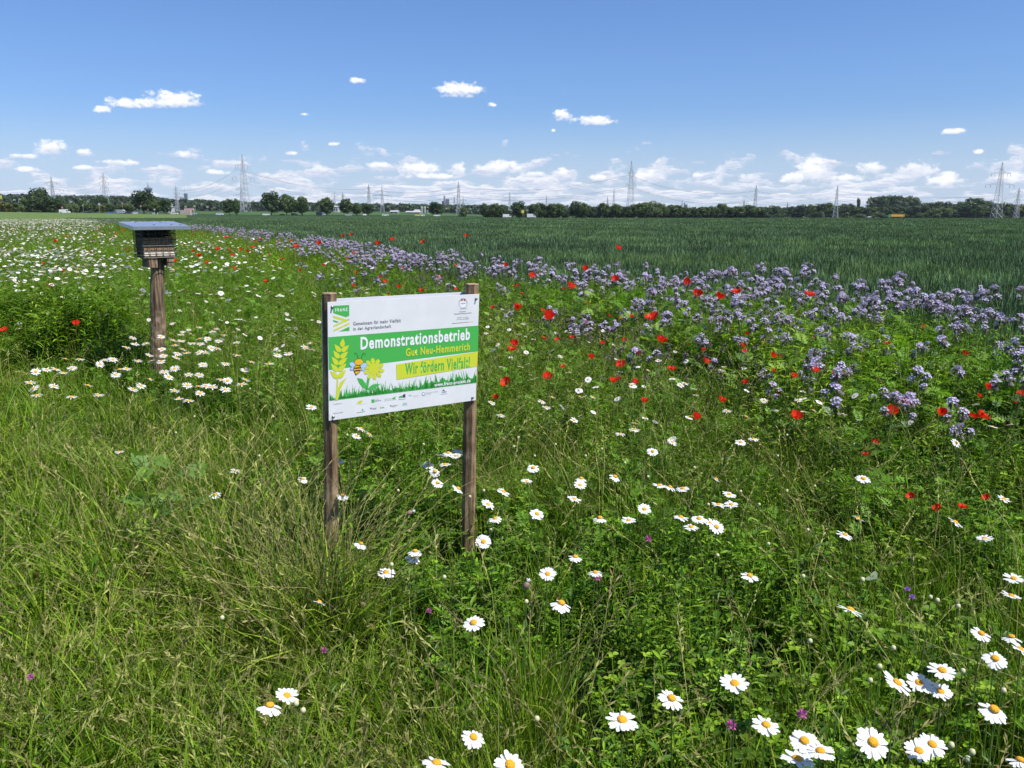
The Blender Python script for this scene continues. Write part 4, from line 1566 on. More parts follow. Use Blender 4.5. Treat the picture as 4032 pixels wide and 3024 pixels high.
scatter('daisy_drift', pts, fd, 'white drift of countless daisies running back along the strip', 'daisies', rg, .9, 1.35, .28)


x = rg.uniform(-3.2, 3.2, 900)
y = rg.uniform(4.4, 10, 900)
k = (x > XG(y) + 1.6) & (x < XB(y) - 1.2) & (rg.uniform(0, 1, 900) < .3)
pts = P3(x[k], y[k])
pts[:, 2] = rg.uniform(.40, .60, k.sum())
scatter('scattered_daisies', pts, fd, 'small daisy heads sprinkled through the stems behind the sign', 'daisies', rg, .65, .95, .35)


# --- poppies
def poppy_proto(open_, seed):
    q = random.Random(seed)
    t = thing('poppy_flower', (0, 0, 0), 'poppy', 'poppy')
    R = .047
    for k_ in range(4):
        b = MB(); b.rn = q.random()
        a0_ = k_ * math.pi / 2 + q.uniform(-.15, .15)
        rows, cols = 5, 7
        vs = []
        for i in range(rows):
            v_ = i / (rows - 1)
            for j in range(cols):
                u_ = -1 + 2 * j / (cols - 1)
                a = a0_ + u_ * (.95 if k_ % 2 else .85) * (0.35 + .65 * v_ ** .6)
                r_ = R * v_ * (1 - .16 * u_ * u_ * v_) * (1.0 if k_ % 2 else .92) * (.75 + .25 * open_)
                z_ = R * (1.15 - .75 * open_) * v_ ** 1.7 + .008 * math.sin(11 * u_ + k_) * v_ * v_ + q.uniform(-.0015, .0015) + (.002 if k_ % 2 else 0)
                vs.append((r_ * math.cos(a), r_ * math.sin(a), z_))
        fs = [(i * cols + j, i * cols + j + 1, (i + 1) * cols + j + 1, (i + 1) * cols + j) for i in range(rows - 1) for j in range(cols - 1)]
        b.add(vs, fs)
        b.obj('petal', M_RED, t, True)
    b = MB()
    b.lathe([(.003, .002), (.0075, .004), (.008, .011), (.004, .013)], 8)
    b.obj('heart', M_BLACK, t)
    b = MB(); b.rn = q.random()
    b.tube([(q.uniform(-.05, .05), q.uniform(-.05, .05), -.62), (.01, 0, -.3), (.004, 0, -.08), (0, 0, 0)], [.0018, .0015, .0013, .0012], 4, False)
    b.obj('stem', M_STEM, t)
    return t


pop = [poppy_proto(.7, 1), poppy_proto(.45, 2), poppy_proto(.2, 3), poppy_proto(.55, 4)]
pop_used = [False] * len(pop)


def poppy(p, label, group, sc=1.0):
    i = fr.randrange(len(pop))
    if pop_used[i]:
        t = copy_tree(pop[i])
    else:
        t = pop[i]
        pop_used[i] = True
    t.location = p
    t.rotation_euler = tilt_euler(fr.uniform(.1, .75), fr.gauss(-1.2, .8))
    t.scale = (sc,) * 3
    tag(t, label, 'poppy', group)
    return t


pop_px = [(741, 512), (759, 509), (815, 529), (847, 520), (915, 524), (1007, 511), (688, 529), (640, 535), (564, 519), (1334, 538), (1092, 576), (1264, 585),
          (1329, 607), (911, 630), (1230, 622), (1481, 614), (1553, 647), (1593, 634), (1748, 640), (1426, 739), (1205, 735), (1175, 733), (1300, 743),
          (1861, 780), (1800, 810), (2136, 842), (1923, 892), (1959, 876), (2036, 898), (2104, 903), (2120, 902), (1890, 958), (1871, 984), (1517, 758), (1524, 785),
          (1577, 718), (1605, 750), (1378, 768), (1183, 818), (1095, 829), (1500, 905), (1392, 870), (1558, 868), (2130, 1080), (1968, 1075), (2028, 1102),
          (2078, 1098), (112, 625), (95, 570), (137, 588), (10, 715), (164, 700), (430, 555), (2208, 855), (1276, 775), (1340, 790), (1110, 745), (1105, 758),
          (1450, 800), (1690, 770), (1720, 905), (1610, 830), (1505, 640), (1410, 690), (1265, 700), (832, 610), (820, 600), (870, 580), (770, 590), (700, 575),
          (650, 585), (610, 560), (505, 580), (575, 610), (535, 545), (470, 540), (860, 622), (985, 575), (950, 600), (1150, 600), (1115, 670), (1180, 690), (2195, 870), (1840, 740)]
for p in pop_px:
    hi = 1.12 if p[1] < 560 and p[0] > 600 else .92 if p[1] < 700 else .60
    if p[1] >= 560 and p[0] < 1150:
        hi = .74
    if p[0] > 1050 and 560 <= p[1] < 700:
        hi = 1.06
    if p[0] < 200:
        hi = .66
    if p[1] > 950:
        hi = .42
    w = at_z(p[0] * S22, p[1] * S22, hi)
    if p == (112, 625):
        lb, gr, sc = 'big red poppy among white daisies left of the bee hotel', None, 1.5
    elif p == (1334, 538):
        lb, gr, sc = 'tall red poppy standing out alone against the wheat', None, 1.25
    elif p[1] < 560:
        lb, gr, sc = 'red poppy rising above the strip against the wheat', 'poppies against the wheat', 1.3
    elif p[0] < 200:
        lb, gr, sc = 'dark red poppy in the leafy growth left of the bee hotel', 'poppies left of the bee hotel', .8
    elif p[0] < 1150:
        lb, gr, sc = 'red poppy in the green strip behind the sign', 'poppies behind the sign', .8
    elif p[1] < 700:
        lb, gr, sc = 'red poppy among the lilac flowers at the wheat edge', 'poppies among lilac flowers', 1.0
    elif p[1] > 950:
        lb, gr, sc = 'half hidden orange red poppy low in the dark stems', 'low poppies', .5
    else:
        lb, gr, sc = 'red poppy in the thin stems below the lilac flowers', 'poppies below the lilac flowers', 1.3 if p == (1426, 739) else fr.uniform(.5, .9)
    poppy(w, lb, gr, sc)
for i in range(60):
    y_ = fr.uniform(4.6, 12)
    x_ = float(XB(y_)) - fr.uniform(.4, 4.5)
    if abs(x_) > .62 * y_:
        continue
    poppy(Vector((x_, y_, fr.uniform(.48, .76))), 'tiny red poppy half hidden in the thin stems of the strip', 'tiny half hidden poppies', fr.uniform(.4, .7))
for i in range(70):
    y_ = 16 * (90 / 16) ** fr.random()
    dd = fr.uniform(.3, 5.5) * (1 + y_ / 40)
    x_ = float(XB(y_)) - dd
    if x_ < -.66 * y_:
        continue
    poppy(Vector((x_, y_, .72 + fr.uniform(-.08, .14))), 'small far red poppy in the strip behind the bee hotel', 'far poppies', fr.uniform(.9, 1.5))


# --- lilac scorpionweed (phacelia)
def phacelia_head(b, c, R):
    """coiled cluster: dark hairy calyxes below, lilac florets on top"""
    b.cur = 1
    for k_ in range(14):
        a = fr.uniform(0, 6.28)
        b.rn = fr.random()
        b.diamond(c + Vector((math.cos(a) * R * .35, math.sin(a) * R * .35, -.004)), (math.cos(a) * .8, math.sin(a) * .8, -1.2), (math.cos(a), math.sin(a), .5), R * 1.5, R * .36)
    b.cur = 0
    for k_ in range(11):
        a = k_ * 2.4
        r_ = R * math.sqrt((k_ + .5) / 11)
        p_ = c + Vector((math.cos(a) * r_, math.sin(a) * r_, R * .75 * (1 - (r_ / R) ** 2) + fr.uniform(-.005, .005)))
        b.rn = fr.random()
        n = 5
        q_ = R * .36
        tl = Vector((math.cos(a), math.sin(a), 0)) * .5 + Vector((0, 0, 1))
        tl.normalize()
        s1 = tl.orthogonal().normalized()
        s2 = tl.cross(s1)
        b.add([p_ - tl * q_ * .3] + [p_ + (s1 * math.cos(6.283 * i / n) + s2 * math.sin(6.283 * i / n)) * q_ + tl * fr.uniform(0, q_ * .3) for i in range(n)],
              [(0, 1 + i, 1 + (i + 1) % n) for i in range(n)])


def phacelia_proto(seed):
    fr.seed(seed)
    t = thing('phacelia_plant', (0, 0, 0), 'phacelia', 'phacelia')
    top = fr.randint(4, 6)
    b = MB(); b.rn = .5
    b.tube([(0, 0, -.85), (.02, 0, -.45), (0, 0, -.10)], [.0032, .0026, .0018], 4, False)
    heads = []
    for k_ in range(top):
        a = k_ * 2.4 + fr.uniform(-.3, .3)
        r_ = fr.uniform(.024, .068) if k_ else 0
        e_ = Vector((math.cos(a) * r_, math.sin(a) * r_, fr.uniform(-.09, .015) if k_ else 0))
        b.tube([(0, 0, -.12 - .02 * k_), e_ * .6 + Vector((0, 0, -.05)), e_], .0014, 3, False)
        heads.append(e_)
    b.obj('stem', M_STEM, t)
    for e_ in heads:
        h_ = MB()
        phacelia_head(h_, Vector((0, 0, 0)), fr.uniform(.020, .028))
        h_.obj('flower_head', [M_LILAC, M_CALYX], t, loc=e_, rot=(fr.gauss(0, .3) - e_.y * 6, fr.gauss(0, .3) + e_.x * 6, 0))
    for k_ in range(5):
        l_ = MB(); l_.rn = fr.random()
        a = k_ * 2.3 + fr.uniform(-.3, .3)
        pinnate_leaf(l_, (0, 0, 0), (math.cos(a), math.sin(a), .7), .10, .026, 6)
        l_.obj('leaf', foliage_leaf, t, loc=(0, 0, -.18 - .11 * k_))
    return t


foliage_leaf = foliage('phacelia_leaves', (0.075, 0.160, 0.035), (0.140, 0.240, 0.060), inst=False)
pha = [phacelia_proto(40 + i) for i in range(6)]
pha_used = [False] * 6
fr.seed(77)


def phacelia(p, label, group, sc):
    i = fr.randrange(6)
    if pha_used[i]:
        t = copy_tree(pha[i])
    else:
        t = pha[i]
        pha_used[i] = True
    t.location = p
    t.rotation_euler = (fr.gauss(0, .1), fr.gauss(0, .1), fr.uniform(0, 6.28))
    t.scale = (sc,) * 3
    tag(t, label.replace('lilac phacelia', 'large lilac phacelia' if sc > 1.02 else 'small lilac phacelia' if sc < .86 else 'lilac phacelia').replace('lilac', 'tall lilac' if p.z > .97 else 'low lilac' if p.z < .82 else 'lilac', 1), 'phacelia', group)


def pha_density(x, y):
    d = (XB(y) - x) * .87
    n_ = smooth_noise(x, y, 1.5, 15)
    if d < -.05:
        return 0
    if x > 1.4 and y < 9.5 and d < 2.3:
        return max(.15, .85 + .9 * n_)
    if d < 1.15:
        return .95 * max(.25, .75 + .8 * n_)
    if d < 3.2:
        return max(0, .34 * (1 - (d - 1.15) / 2.05) + .35 * n_ * (1 - (d - 1.15) / 2.05))
    return 0


placed = 0
tries = 0
clumps = []
while placed < 300 and tries < 40000:
    tries += 1
    y_ = math.sqrt(fr.uniform(4.2 ** 2, 9.5 ** 2)) if fr.random() < .7 else math.sqrt(fr.uniform(9.5 ** 2, 15.5 ** 2))
    x_ = float(XB(y_)) - fr.uniform(-.1, 3.2) / .87
    if x_ > .66 * y_ or fr.random() > pha_density(x_, y_):
        continue
    if any((x_ - a) ** 2 + (y_ - b2) ** 2 < .10 ** 2 for a, b2 in clumps):
        continue
    clumps.append((x_, y_))
    d = (float(XB(y_)) - x_) * .87
    hz = (.97 + (.10 if x_ > 2.0 else 0) if d < 1.0 else .97 - .12 * (d - .9)) + fr.uniform(-.22, .08)
    if y_ < 6.0:
        hz -= .08
    near = x_ > 2.4
    phacelia(Vector((x_, y_, hz)), 'lilac phacelia in the thick bank of bloom at the wheat corner' if near else 'lilac phacelia along the wheat edge behind the sign',
             'phacelia at the wheat corner' if near else 'phacelia along the wheat edge', fr.uniform(.78, 1.12))
    placed += 1


def far_phacelia():
    b = MB()
    for k_ in range(4):
        phacelia_head(b, Vector((fr.uniform(-.07, .07), fr.uniform(-.07, .07), fr.uniform(-.10, .02))), .028)
    b.cur = 2
    b.tube([(0, 0, -.3), (0, 0, 0)], .003, 3, False)
    return b.mesh('far_phacelia', [M_LILAC, M_CALYX, M_STEM])


fp = [far_phacelia() for _ in range(4)]
n = 6500
y = 10.5 * (120 / 10.5) ** rg.uniform(0, 1, n)
d = rg.uniform(0, 1, n) ** 1.7 * (1.6 + y * .014)
x = XB(y) - d / .87
k = (rg.uniform(0, 1, n) < np.clip(.22 + .55 * smooth_noise(x, y, .8, 17), .03, 1) * np.clip(1.0 - y / 170, .2, 1) * np.clip(y / 45, .30, .75)) & (x > -.7 * y)
pts = P3(x[k], y[k])
pts[:, 2] = .86 + rg.uniform(-.10, .06, k.sum()) - np.clip(d[k] - 1, 0, 3) * .04
scatter('phacelia_band', pts, fp, 'hazy lilac band of far phacelia running along the wheat', 'phacelia', rg, .9, 1.3, .12)
n = 1500
y = rg.uniform(5.5, 14.5, n)
d = rg.uniform(0.8, 3.0, n)
x = XB(y) - d / .87
pts = P3(x, y)
pts[:, 2] = rg.uniform(.45, .74, n)
pb = []
for k_ in range(3):
    b = MB(); phacelia_head(b, Vector((0, 0, 0)), .016); b.cur = 2
    b.tube([(.01, 0, -.25), (0, 0, 0)], .002, 3, False)
    pb.append(b.mesh('faded_head', [M_CALYX, M_CALYX, M_STEM]))
k = rg.uniform(0, 1, n) < .4
scatter('faded_phacelia', pts[k], pb, 'faded brown seed heads under the lilac flowers', 'seed heads', rg, .8, 1.3, .3)


# --- small things in the sward
def small(name, p, label, cat, group, parts, rot=None):
    t = thing(name, p, label, cat, group)
    if rot:
        t.rotation_euler = rot
    for nm, me, z_, sc in parts:
        o_ = link(nm, me, t)
        o_.location = (0, 0, z_)
        o_.scale = sc
    return t


bb = MB(); bb.lathe([(.001, -.007), (.0055, -.004), (.0068, .001), (.005, .006), (.001, .008)], 8)
BUD = bb.mesh('bud', M_BUD, True)
bud_px = [(480, 1335), (960, 1247), (846, 1220), (1137, 1300), (1160, 1553), (1750, 1385), (2168, 1492), (2090, 1640), (1930, 1400), (2070, 1310), (1735, 1245),
          (1640, 1090), (1600, 1062), (1700, 940), (1300, 970), (1350, 1000), (1200, 960), (1120, 945), (1760, 1050), (1700, 1060), (1660, 1175), (1745, 1145), (1530, 1090),
          (2010, 1290), (2025, 1297), (2055, 1610), (2100, 1625), (1900, 1440), (1880, 1470), (2080, 1450), (1550, 1200), (1110, 965), (1265, 985), (1155, 985), (1400, 1030),
          (830, 1030), (860, 1060), (1015, 1073), (1060, 1145), (1045, 1060), (915, 960), (1500, 1010), (1570, 990), (1680, 985), (1845, 960), (1790, 925), (640, 1520), (655, 1535),
          (380, 935), (420, 900), (590, 900), (620, 950), (560, 985), (700, 955), (750, 940), (540, 840), (470, 790), (620, 800)]
for p in bud_px:
    z_ = .56 if p[1] > 1200 else .46
    w = at_z(p[0] * S22, p[1] * S22, z_ + fr.uniform(-.05, .04))
    sm, k_ = stem_for(w.z)
    lf = p[0] < 800
    small('daisy_bud', w, 'closed cream daisy bud on a thin stem near the bee hotel patch' if lf else 'closed cream daisy bud on a thin stem right of the sign posts', 'flower bud',
          'daisy buds left' if lf else 'daisy buds right', [('bud', BUD, 0, (1, 1, 1)), ('stem', sm, 0, (1, 1, k_))])
cl = []
for mt in (M_PINK, M_VIOLET):
    b = MB()
    for k_ in range(40):
        th = math.acos(1 - 1.5 * (k_ + .5) / 40); ph = k_ * 2.4
        dv = Vector((math.sin(th) * math.cos(ph), math.sin(th) * math.sin(ph), math.cos(th)))
        b.rn = fr.random()
        b.diamond(dv * .003, dv, Vector((fr.uniform(-1, 1), fr.uniform(-1, 1), 1)), .011, .0042)
    cl.append(b.mesh('flower_head', mt))
for i, p in enumerate([(1733, 1543), (1580, 1567), (1290, 1248), (1400, 1165), (1970, 1290), (1960, 1273), (927, 1320), (66, 1462), (700, 1405)]):
    w = at_z(p[0] * S22, p[1] * S22, .40)
    sm, k_ = stem_for(.40)
    vio = i in (4, 5)
    pale = i in (6, 7, 8)
    small('vetch_flower' if vio else 'red_clover', w, 'violet vetch bloom near the butterfly' if vio else 'little pale clover head in the dry verge grass' if pale else
          'crimson clover head between the front daisies', 'vetch' if vio else 'clover', 'vetch blooms' if vio else 'verge clover' if pale else 'clover heads',
          [('flower_head', cl[1 if vio else 0], 0, (.8, .8, .8) if pale or vio else (1.1, 1.1, 1.2)), ('stem', sm, 0, (1, 1, k_))])
b = MB()
for k_ in range(9):
    a = k_ * .698
    b.rn = fr.random()
    b.leaf((0, 0, 0), (math.cos(a), math.sin(a), .55), (0, 0, 1), .02, .011, .1, 0)
CORN = b.mesh('flower_head', M_BLUE)
for p in [(704, 624), (829, 632), (1500, 700), (1340, 655)]:
    w = at_z(p[0] * S22, p[1] * S22, .62)
    sm, k_ = stem_for(.62)
    small('cornflower', w, 'small bright blue cornflower in the strip behind the sign', 'cornflower', 'cornflowers', [('flower_head', CORN, 0, (1, 1, 1)), ('stem', sm, 0, (1, 1, k_))])
# bladder campion heads
b = MB(); b.lathe([(.002, -.004), (.008, .002), (.010, .010), (.008, .018), (.005, .022)], 9)
CAMP = b.mesh('calyx', M_CAMP, True)
b = MB()
for k_ in range(5):
    a = k_ * 1.257
    b.leaf((0, 0, .021), (math.cos(a) * .6, math.sin(a) * .6, 1), (math.cos(a), math.sin(a), .2), .015, .007, .1, 0)
CAMPP = b.mesh('petals', M_PETAL)
for p, ln, lb in (((880, 1110), 1.1, 'nodding bladder campion with brownish calyx between the sign posts'), ((1134, 1270), .4, 'upright bladder campion with pink calyx in front of the right post')):
    w = at_z(p[0] * S22, p[1] * S22, .50)
    t = thing('bladder_campion', w, lb, 'campion')
    c_ = link('calyx', CAMP, t); c_.rotation_euler = (0, ln, 0)
    c_ = link('petals', CAMPP, t); c_.rotation_euler = (0, ln, 0)
    sm, k_ = stem_for(.5)
    c_ = link('stem', sm, t); c_.scale = (1.5, 1.5, k_)
# big leafy tansy in the verge
tansy_leaf = foliage('tansy_leaves', (0.110, 0.220, 0.030), (0.190, 0.320, 0.055), inst=False)
w = at_z(350 * S22, 1235 * S22, .05)
t = thing('tansy_plant', (w.x, w.y, 0), 'big feathery leaved green plant standing in the verge grass', 'plant')
for s_ in range(4):
    b = MB(); b.rn = .5
    e_ = Vector((fr.uniform(-.20, .20), fr.uniform(-.15, .15), fr.uniform(.46, .62)))
    b.tube([e_ * .15, e_ * .6 + Vector((0, 0, .06)), e_], [.004, .003, .002], 5, False)
    b.obj('stem', tansy_leaf, t)
    for k_ in range(7):
        l_ = MB(); l_.rn = fr.random()
        a = k_ * 2.4 + s_
        tt = .3 + .7 * k_ / 6
        for zz in (0,):
            pinnate_leaf(l_, (0, 0, zz), (math.cos(a), math.sin(a), .55 + .6 * (k_ / 6)), .20 - .05 * tt, .052, 7, .45)
        l_.obj('leaf', tansy_leaf, t, loc=e_ * (tt * .9) + Vector((0, 0, .03)))
# butterfly with closed wings on a bud
M_WING = foliage('butterfly_wing', (0.52, 0.62, 0.36), (0.56, 0.64, 0.40), inst=False, trans=0.3, tcol=(1, 1, 1))
w = at_z(3441, 2282, .42)
t = thing('butterfly', w, 'pale greenish white butterfly with closed wings and one dark spot', 'butterfly', rot=(0, 0, R_(8)))
for sgn in (-1, 1):
    for nm, poly in (('forewing', [(0, 0), (.012, .002), (.010, .022), (.006, .030), (-.004, .028), (-.013, .020), (-.014, .010), (-.008, .002)]),
                     ('hindwing', [(-.004, -.001), (-.008, .012), (-.022, .013), (-.030, .009), (-.032, .003), (-.024, -.001), (-.012, -.003)])):
        l_ = MB()
        l_.add([(p[0], sgn * (.0012 + .06 * abs(p[1])), p[1]) for p in poly], [tuple(range(len(poly)))])
        l_.obj(nm, M_WING, t)
l_ = MB(); l_.lathe([(.0022, -.002), (.0018, .0)], 7, (-.006, -.0030, .015), Matrix.Rotation(math.pi / 2, 3, 'X')); l_.obj('wing_spot', M_BLACK, t)
l_ = MB(); l_.tube([(.014, 0, .001), (.006, 0, 0), (-.012, 0, -.003)], [.0012, .0018, .0008], 6); l_.obj('body', M_BLACK, t)
for sgn in (-1, 1):
    l_ = MB(); l_.tube([(.014, 0, .001), (.022, sgn * .004, .007)], .0003, 3); l_.obj('antenna', M_BLACK, t)
w2 = at_z(3396, 2283, .42)
sm, k_ = stem_for(.42)
small('daisy_bud', w2, 'cream bud with the butterfly sitting at its side', 'flower bud', None, [('bud', BUD, 0, (1.3, 1.3, 1.3)), ('stem', sm, 0, (1, 1, k_))])

# ------------------------------------------------------------------ far things
br = random.Random(5)


def far_(d):
    """roadside things stand on the road some 550 m off"""
    return d * 1.62 if 290 < d < 425 else d


def base_at(px, d):
    """ground point seen along a photo column at distance d"""
    dx = (px - 2016) / FPX
    L = math.hypot(dx, 1)
    x_, y_ = dx / L * d, d / L
    return Vector((x_, y_, ground_z(x_, y_)))


def seen_at(px, py, d):
    return at_y(px, py, d / math.hypot((px - 2016) / FPX, 1))


M_LEAFS = [foliage('tree_leaves_dark', (0.020, 0.046, 0.010), (0.056, 0.100, 0.020), inst=False, trans=0.2),
           foliage('tree_leaves_mid', (0.032, 0.066, 0.012), (0.082, 0.136, 0.026), inst=False, trans=0.2),
           foliage('tree_leaves_pale', (0.075, 0.120, 0.030), (0.150, 0.205, 0.066), inst=False, trans=0.2),
           foliage('tree_leaves_olive', (0.085, 0.100, 0.018), (0.165, 0.170, 0.036), inst=False, trans=0.2)]
M_BARK = plain('bark', (0.075, 0.060, 0.045), 0.95, var=0.3, scale=4)


def crown_mesh(seed, mat, lobes=14, per=150, low=.12, shape='round', size=.088):
    """unit crown (height 1, width 1): leaf faces spread over uneven lobes"""
    q = random.Random(seed)
    b = MB()
    L_ = []
    for i in range(lobes):
        zt = low + .12 + (0.80 - low) * (i + .5) / lobes
        if shape == 'round':
            w_ = math.sin(math.pi * min(.97, max(.12, (zt - low) / (1.06 - low)))) ** .6
        elif shape == 'cone':
            w_ = 1.05 - zt
        elif shape == 'column':
            w_ = .9
        else:
            w_ = 1.0 if zt < .75 else .8
        a = i * 2.4 + q.uniform(-.5, .5)
        r_ = .30 * w_ * q.uniform(.4, 1.05)
        L_.append((Vector((math.cos(a) * r_, math.sin(a) * r_, zt)), q.uniform(.15, .23) * (.6 + .4 * w_)))
    L_.append((Vector((0, 0, .82)), .17))
    for c_, r_ in L_:
        tone = q.uniform(0, .55)
        for k_ in range(per):
            dv = Vector((q.gauss(0, 1), q.gauss(0, 1), q.gauss(0, 1))).normalized()
            p_ = c_ + dv * r_ * q.uniform(.72, 1.08)
            nrm = (dv + Vector((q.uniform(-.7, .7), q.uniform(-.7, .7), q.uniform(-.4, .9)))).normalized()
            s1 = nrm.orthogonal().normalized()
            s1 = Matrix.Rotation(q.uniform(0, 6.28), 3, nrm) @ s1
            b.rn = min(1, tone + q.uniform(0, .45))
            b.diamond(p_, s1, nrm, size * q.uniform(.6, 1.3), size * q.uniform(.5, 1.0))
    return b.mesh('crown', mat)


def trunk_mesh(seed):
    q = random.Random(seed)
    b = MB()
    b.tube([(0, 0, -.06), (.004, 0, .12), (0, .005, .30), (.01, 0, .62)], [.030, .022, .017, .006], 7, False)
    for k_ in range(5):
        a = k_ * 1.3 + q.uniform(-.3, .3)
        z_ = .20 + .07 * k_
        b.tube([(0, 0, z_), (math.cos(a) * .14, math.sin(a) * .14, z_ + .16), (math.cos(a) * .26, math.sin(a) * .26, z_ + .26)], [.011, .007, .003], 5, False)
    return b.mesh('trunk', M_BARK)


CROWNS = {k_: [crown_mesh(100 * i + j, M_LEAFS[i], low=.16) for j in range(3)] for i, k_ in enumerate(('dark', 'mid', 'pale', 'olive'))}
BUSH = {k_: [crown_mesh(900 + 100 * i + j, M_LEAFS[i], low=-.12, shape='bush') for j in range(2)] for i, k_ in enumerate(('dark', 'mid', 'pale', 'olive'))}
POPLAR = crown_mesh(77, M_LEAFS[0], shape='column', low=.1)
TRUNKS = [trunk_mesh(i) for i in range(3)]


def tree(px, w, ytop, d, tone, label, group, bush=False, name=None, base=None):
    d = far_(d)
    p = base_at(px, d) if base is None else seen_at(px, base, d)
    topz = seen_at(px, ytop, d).z
    h = topz - p.z
    wd = w * d / FPX
    t = thing(name or ('shrub' if bush else 'broadleaf_tree'), p, label, 'shrub' if bush else 'tree', group)
    me = POPLAR if tone == 'poplar' else br.choice((BUSH if bush else CROWNS)[tone])
    k_ = 1.30 if tone != 'poplar' else 1.3
    c_ = link('crown', me, t)
    c_.scale = (wd * k_, wd * k_, h / .99)
    c_.rotation_euler = (0, 0, br.uniform(0, 6.28))
    tr = link('trunk', br.choice(TRUNKS), t)
    tk = max(wd, h * .6)
    tr.scale = (tk, tk, h)
    return t


def r3(X, Y): return X * .4521, 560 + Y * .4521
def r4(X, Y): return 900 + X * .4521, 560 + Y * .4521
def r5(X, Y): return 1900 + X * .4973, 560 + Y * .4973
def r6(X, Y): return 2900 + X * .5118, 560 + Y * .5118


# left: shrubs beside the road, big tree behind them
for X, w, Y, tone, bush, d in ((130, 110, 520, 'olive', 1, 338), (235, 100, 535, 'pale', 1, 338), (320, 85, 500, 'mid', 1, 342), (415, 130, 480, 'dark', 1, 336), (550, 140, 485, 'dark', 1, 334)):
    x_, y_ = r3(X, Y)
    tree(x_, w * .4521, y_, d, tone, {'olive': 'olive green shrub next to the parked white car', 'pale': 'pale green shrub in the roadside thicket', 'mid': 'mid green rounded shrub in the roadside thicket',
         'dark': 'big dark green shrub at the foot of the tall dark tree'}[tone], 'dark thicket shrubs' if tone == 'dark' else None, True)
x_, y_ = r3(450, 412)
tree(x_, 150 * .4521, y_, 350, 'dark', 'tall dark tree rising out of the roadside thicket', None)
x_, y_ = r3(5, 390)
tree(x_, 60 * .4521, y_, 330, 'mid', 'bright green tree cut by the picture edge near the white car', None)
for X, w, Y in ((660, 50, 545), (700, 50, 540), (742, 50, 545)):
    x_, y_ = r3(X, Y)
    tree(x_, w * .4521, y_, 560, 'pale', 'small grey green tree in front of the far wood', 'grey green young trees')
for X, w, Y, tone in ((810, 115, 520, 'mid'), (900, 80, 542, 'mid'), (960, 70, 545, 'olive'), (1030, 80, 540, 'mid'), (770, 60, 565, 'pale'), (1140, 90, 545, 'mid'), (1200, 80, 535, 'pale')):
    x_, y_ = r3(X, Y)
    tree(x_, w * .4521, y_, 372, tone, 'light green roadside tree behind the junction', 'junction trees')
x_, y_ = r3(965, 470)
tree(x_, 80 * .4521, y_, 420, 'dark', 'dark round tree next to the leaning pylon', None)
for X, w, Y, d, tone, lb in ((1320, 160, 430, 345, 'dark', 'largest dark tree at the road junction'), (1420, 120, 510, 338, 'mid', 'broad low tree joined to the largest junction tree'),
                             (1515, 95, 505, 338, 'dark', 'smaller dark tree at the open end of the junction clump'), (2050, 105, 505, 345, 'dark', 'round dark tree standing alone by the white car')):
    x_, y_ = r3(X, Y)
    tree(x_, w * .4521, y_, d, tone, lb, None)
x_, y_ = r3(2112, 500)
tree(x_, 60 * .4521, y_, 520, 'mid', 'small tree behind the lone round tree', None)
# middle: trees along the road
for i, (X, w, Y) in enumerate(((415, 150, 445), (545, 125, 462), (590, 105, 482), (680, 115, 482), (885, 115, 490), (1050, 105, 500), (1145, 88, 545), (1245, 105, 540), (1825, 145, 530))):
    x_, y_ = r4(X, Y)
    lb = ('tallest roadside tree right of the big pylon', None, None, None, 'pointed roadside tree standing alone beside the van', None, 'small roadside tree with a gap either side', 'small round roadside tree at the end of the row',
          'wide dark tree standing alone in the meadow')[i] or 'leafy green tree in the roadside row'
    tree(x_, w * .4521, y_, 360, ('dark', 'mid', 'mid', 'mid', 'mid', 'mid', 'mid', 'dark', 'dark')[i], lb, 'roadside row trees' if lb.startswith('leafy') else None)
x_, y_ = r4(2055, 570)
tree(x_, 70 * .4521, y_, 360, 'pale', 'pale bushy tree at the foot of a thin pylon', None, True)
x_, y_ = r4(510, 625)
tree(x_, 40 * .4521, y_, 358, 'dark', 'low dark bush under the roadside trees', None, True)
# right: long tree row behind the wheat
ROW5 = ((15, 55, 490), (95, 80, 490), (160, 55, 500), (275, 105, 478), (400, 85, 492), (460, 85, 488), (535, 90, 490), (600, 105, 492), (725, 105, 475), (795, 75, 487), (850, 65, 515),
        (940, 95, 487), (1040, 100, 495), (1110, 75, 512), (1215, 150, 488), (1290, 70, 510), (1360, 85, 525), (1425, 70, 520), (1490, 140, 500), (1580, 70, 518), (1640, 90, 528), (1720, 105, 515), (1775, 70, 512),
        (1815, 85, 525), (1862, 85, 490), (1925, 85, 518), (1990, 95, 512), (2080, 115, 505), (2165, 85, 518))
for i, (X, w, Y) in enumerate(ROW5):
    x_, y_ = r5(X, Y)
    tn_ = ('dark', 'mid', 'mid', 'dark', 'mid')[i % 5] if X not in (1360, 1490) else ('pale' if X == 1360 else 'mid')
    tree(x_, w * .4973 * 1.06, y_, 560 + 7 * i, tn_, ('broad ' if w >= 100 else 'slim ' if w <= 75 else '') + ('dark' if tn_ == 'dark' else 'mid') + ' green ' + ('high ' if Y < 491 else '') + 'tree in the long row beyond the wheat' if tn_ != 'pale' else 'pale yellowish tree in the long row beyond the wheat', 'long tree row' if tn_ != 'pale' else None)
    x2 = x_ + 18
    tree(x2, 46, y_ + 24 + br.uniform(-4, 5), 575 + 7 * i, br.choice(('dark', 'mid', 'mid', 'pale')), 'low hedge shrub under the long tree row', 'hedge under the tree row', True)
for X, w, Y in ((1300, 115, 477), (1390, 65, 490), (1345, 90, 490)):
    x_, y_ = r5(X, Y)
    tree(x_, w * .4973, y_, 900, 'pale', 'hazy grey green tree showing over the long row', 'hazy trees over the row')
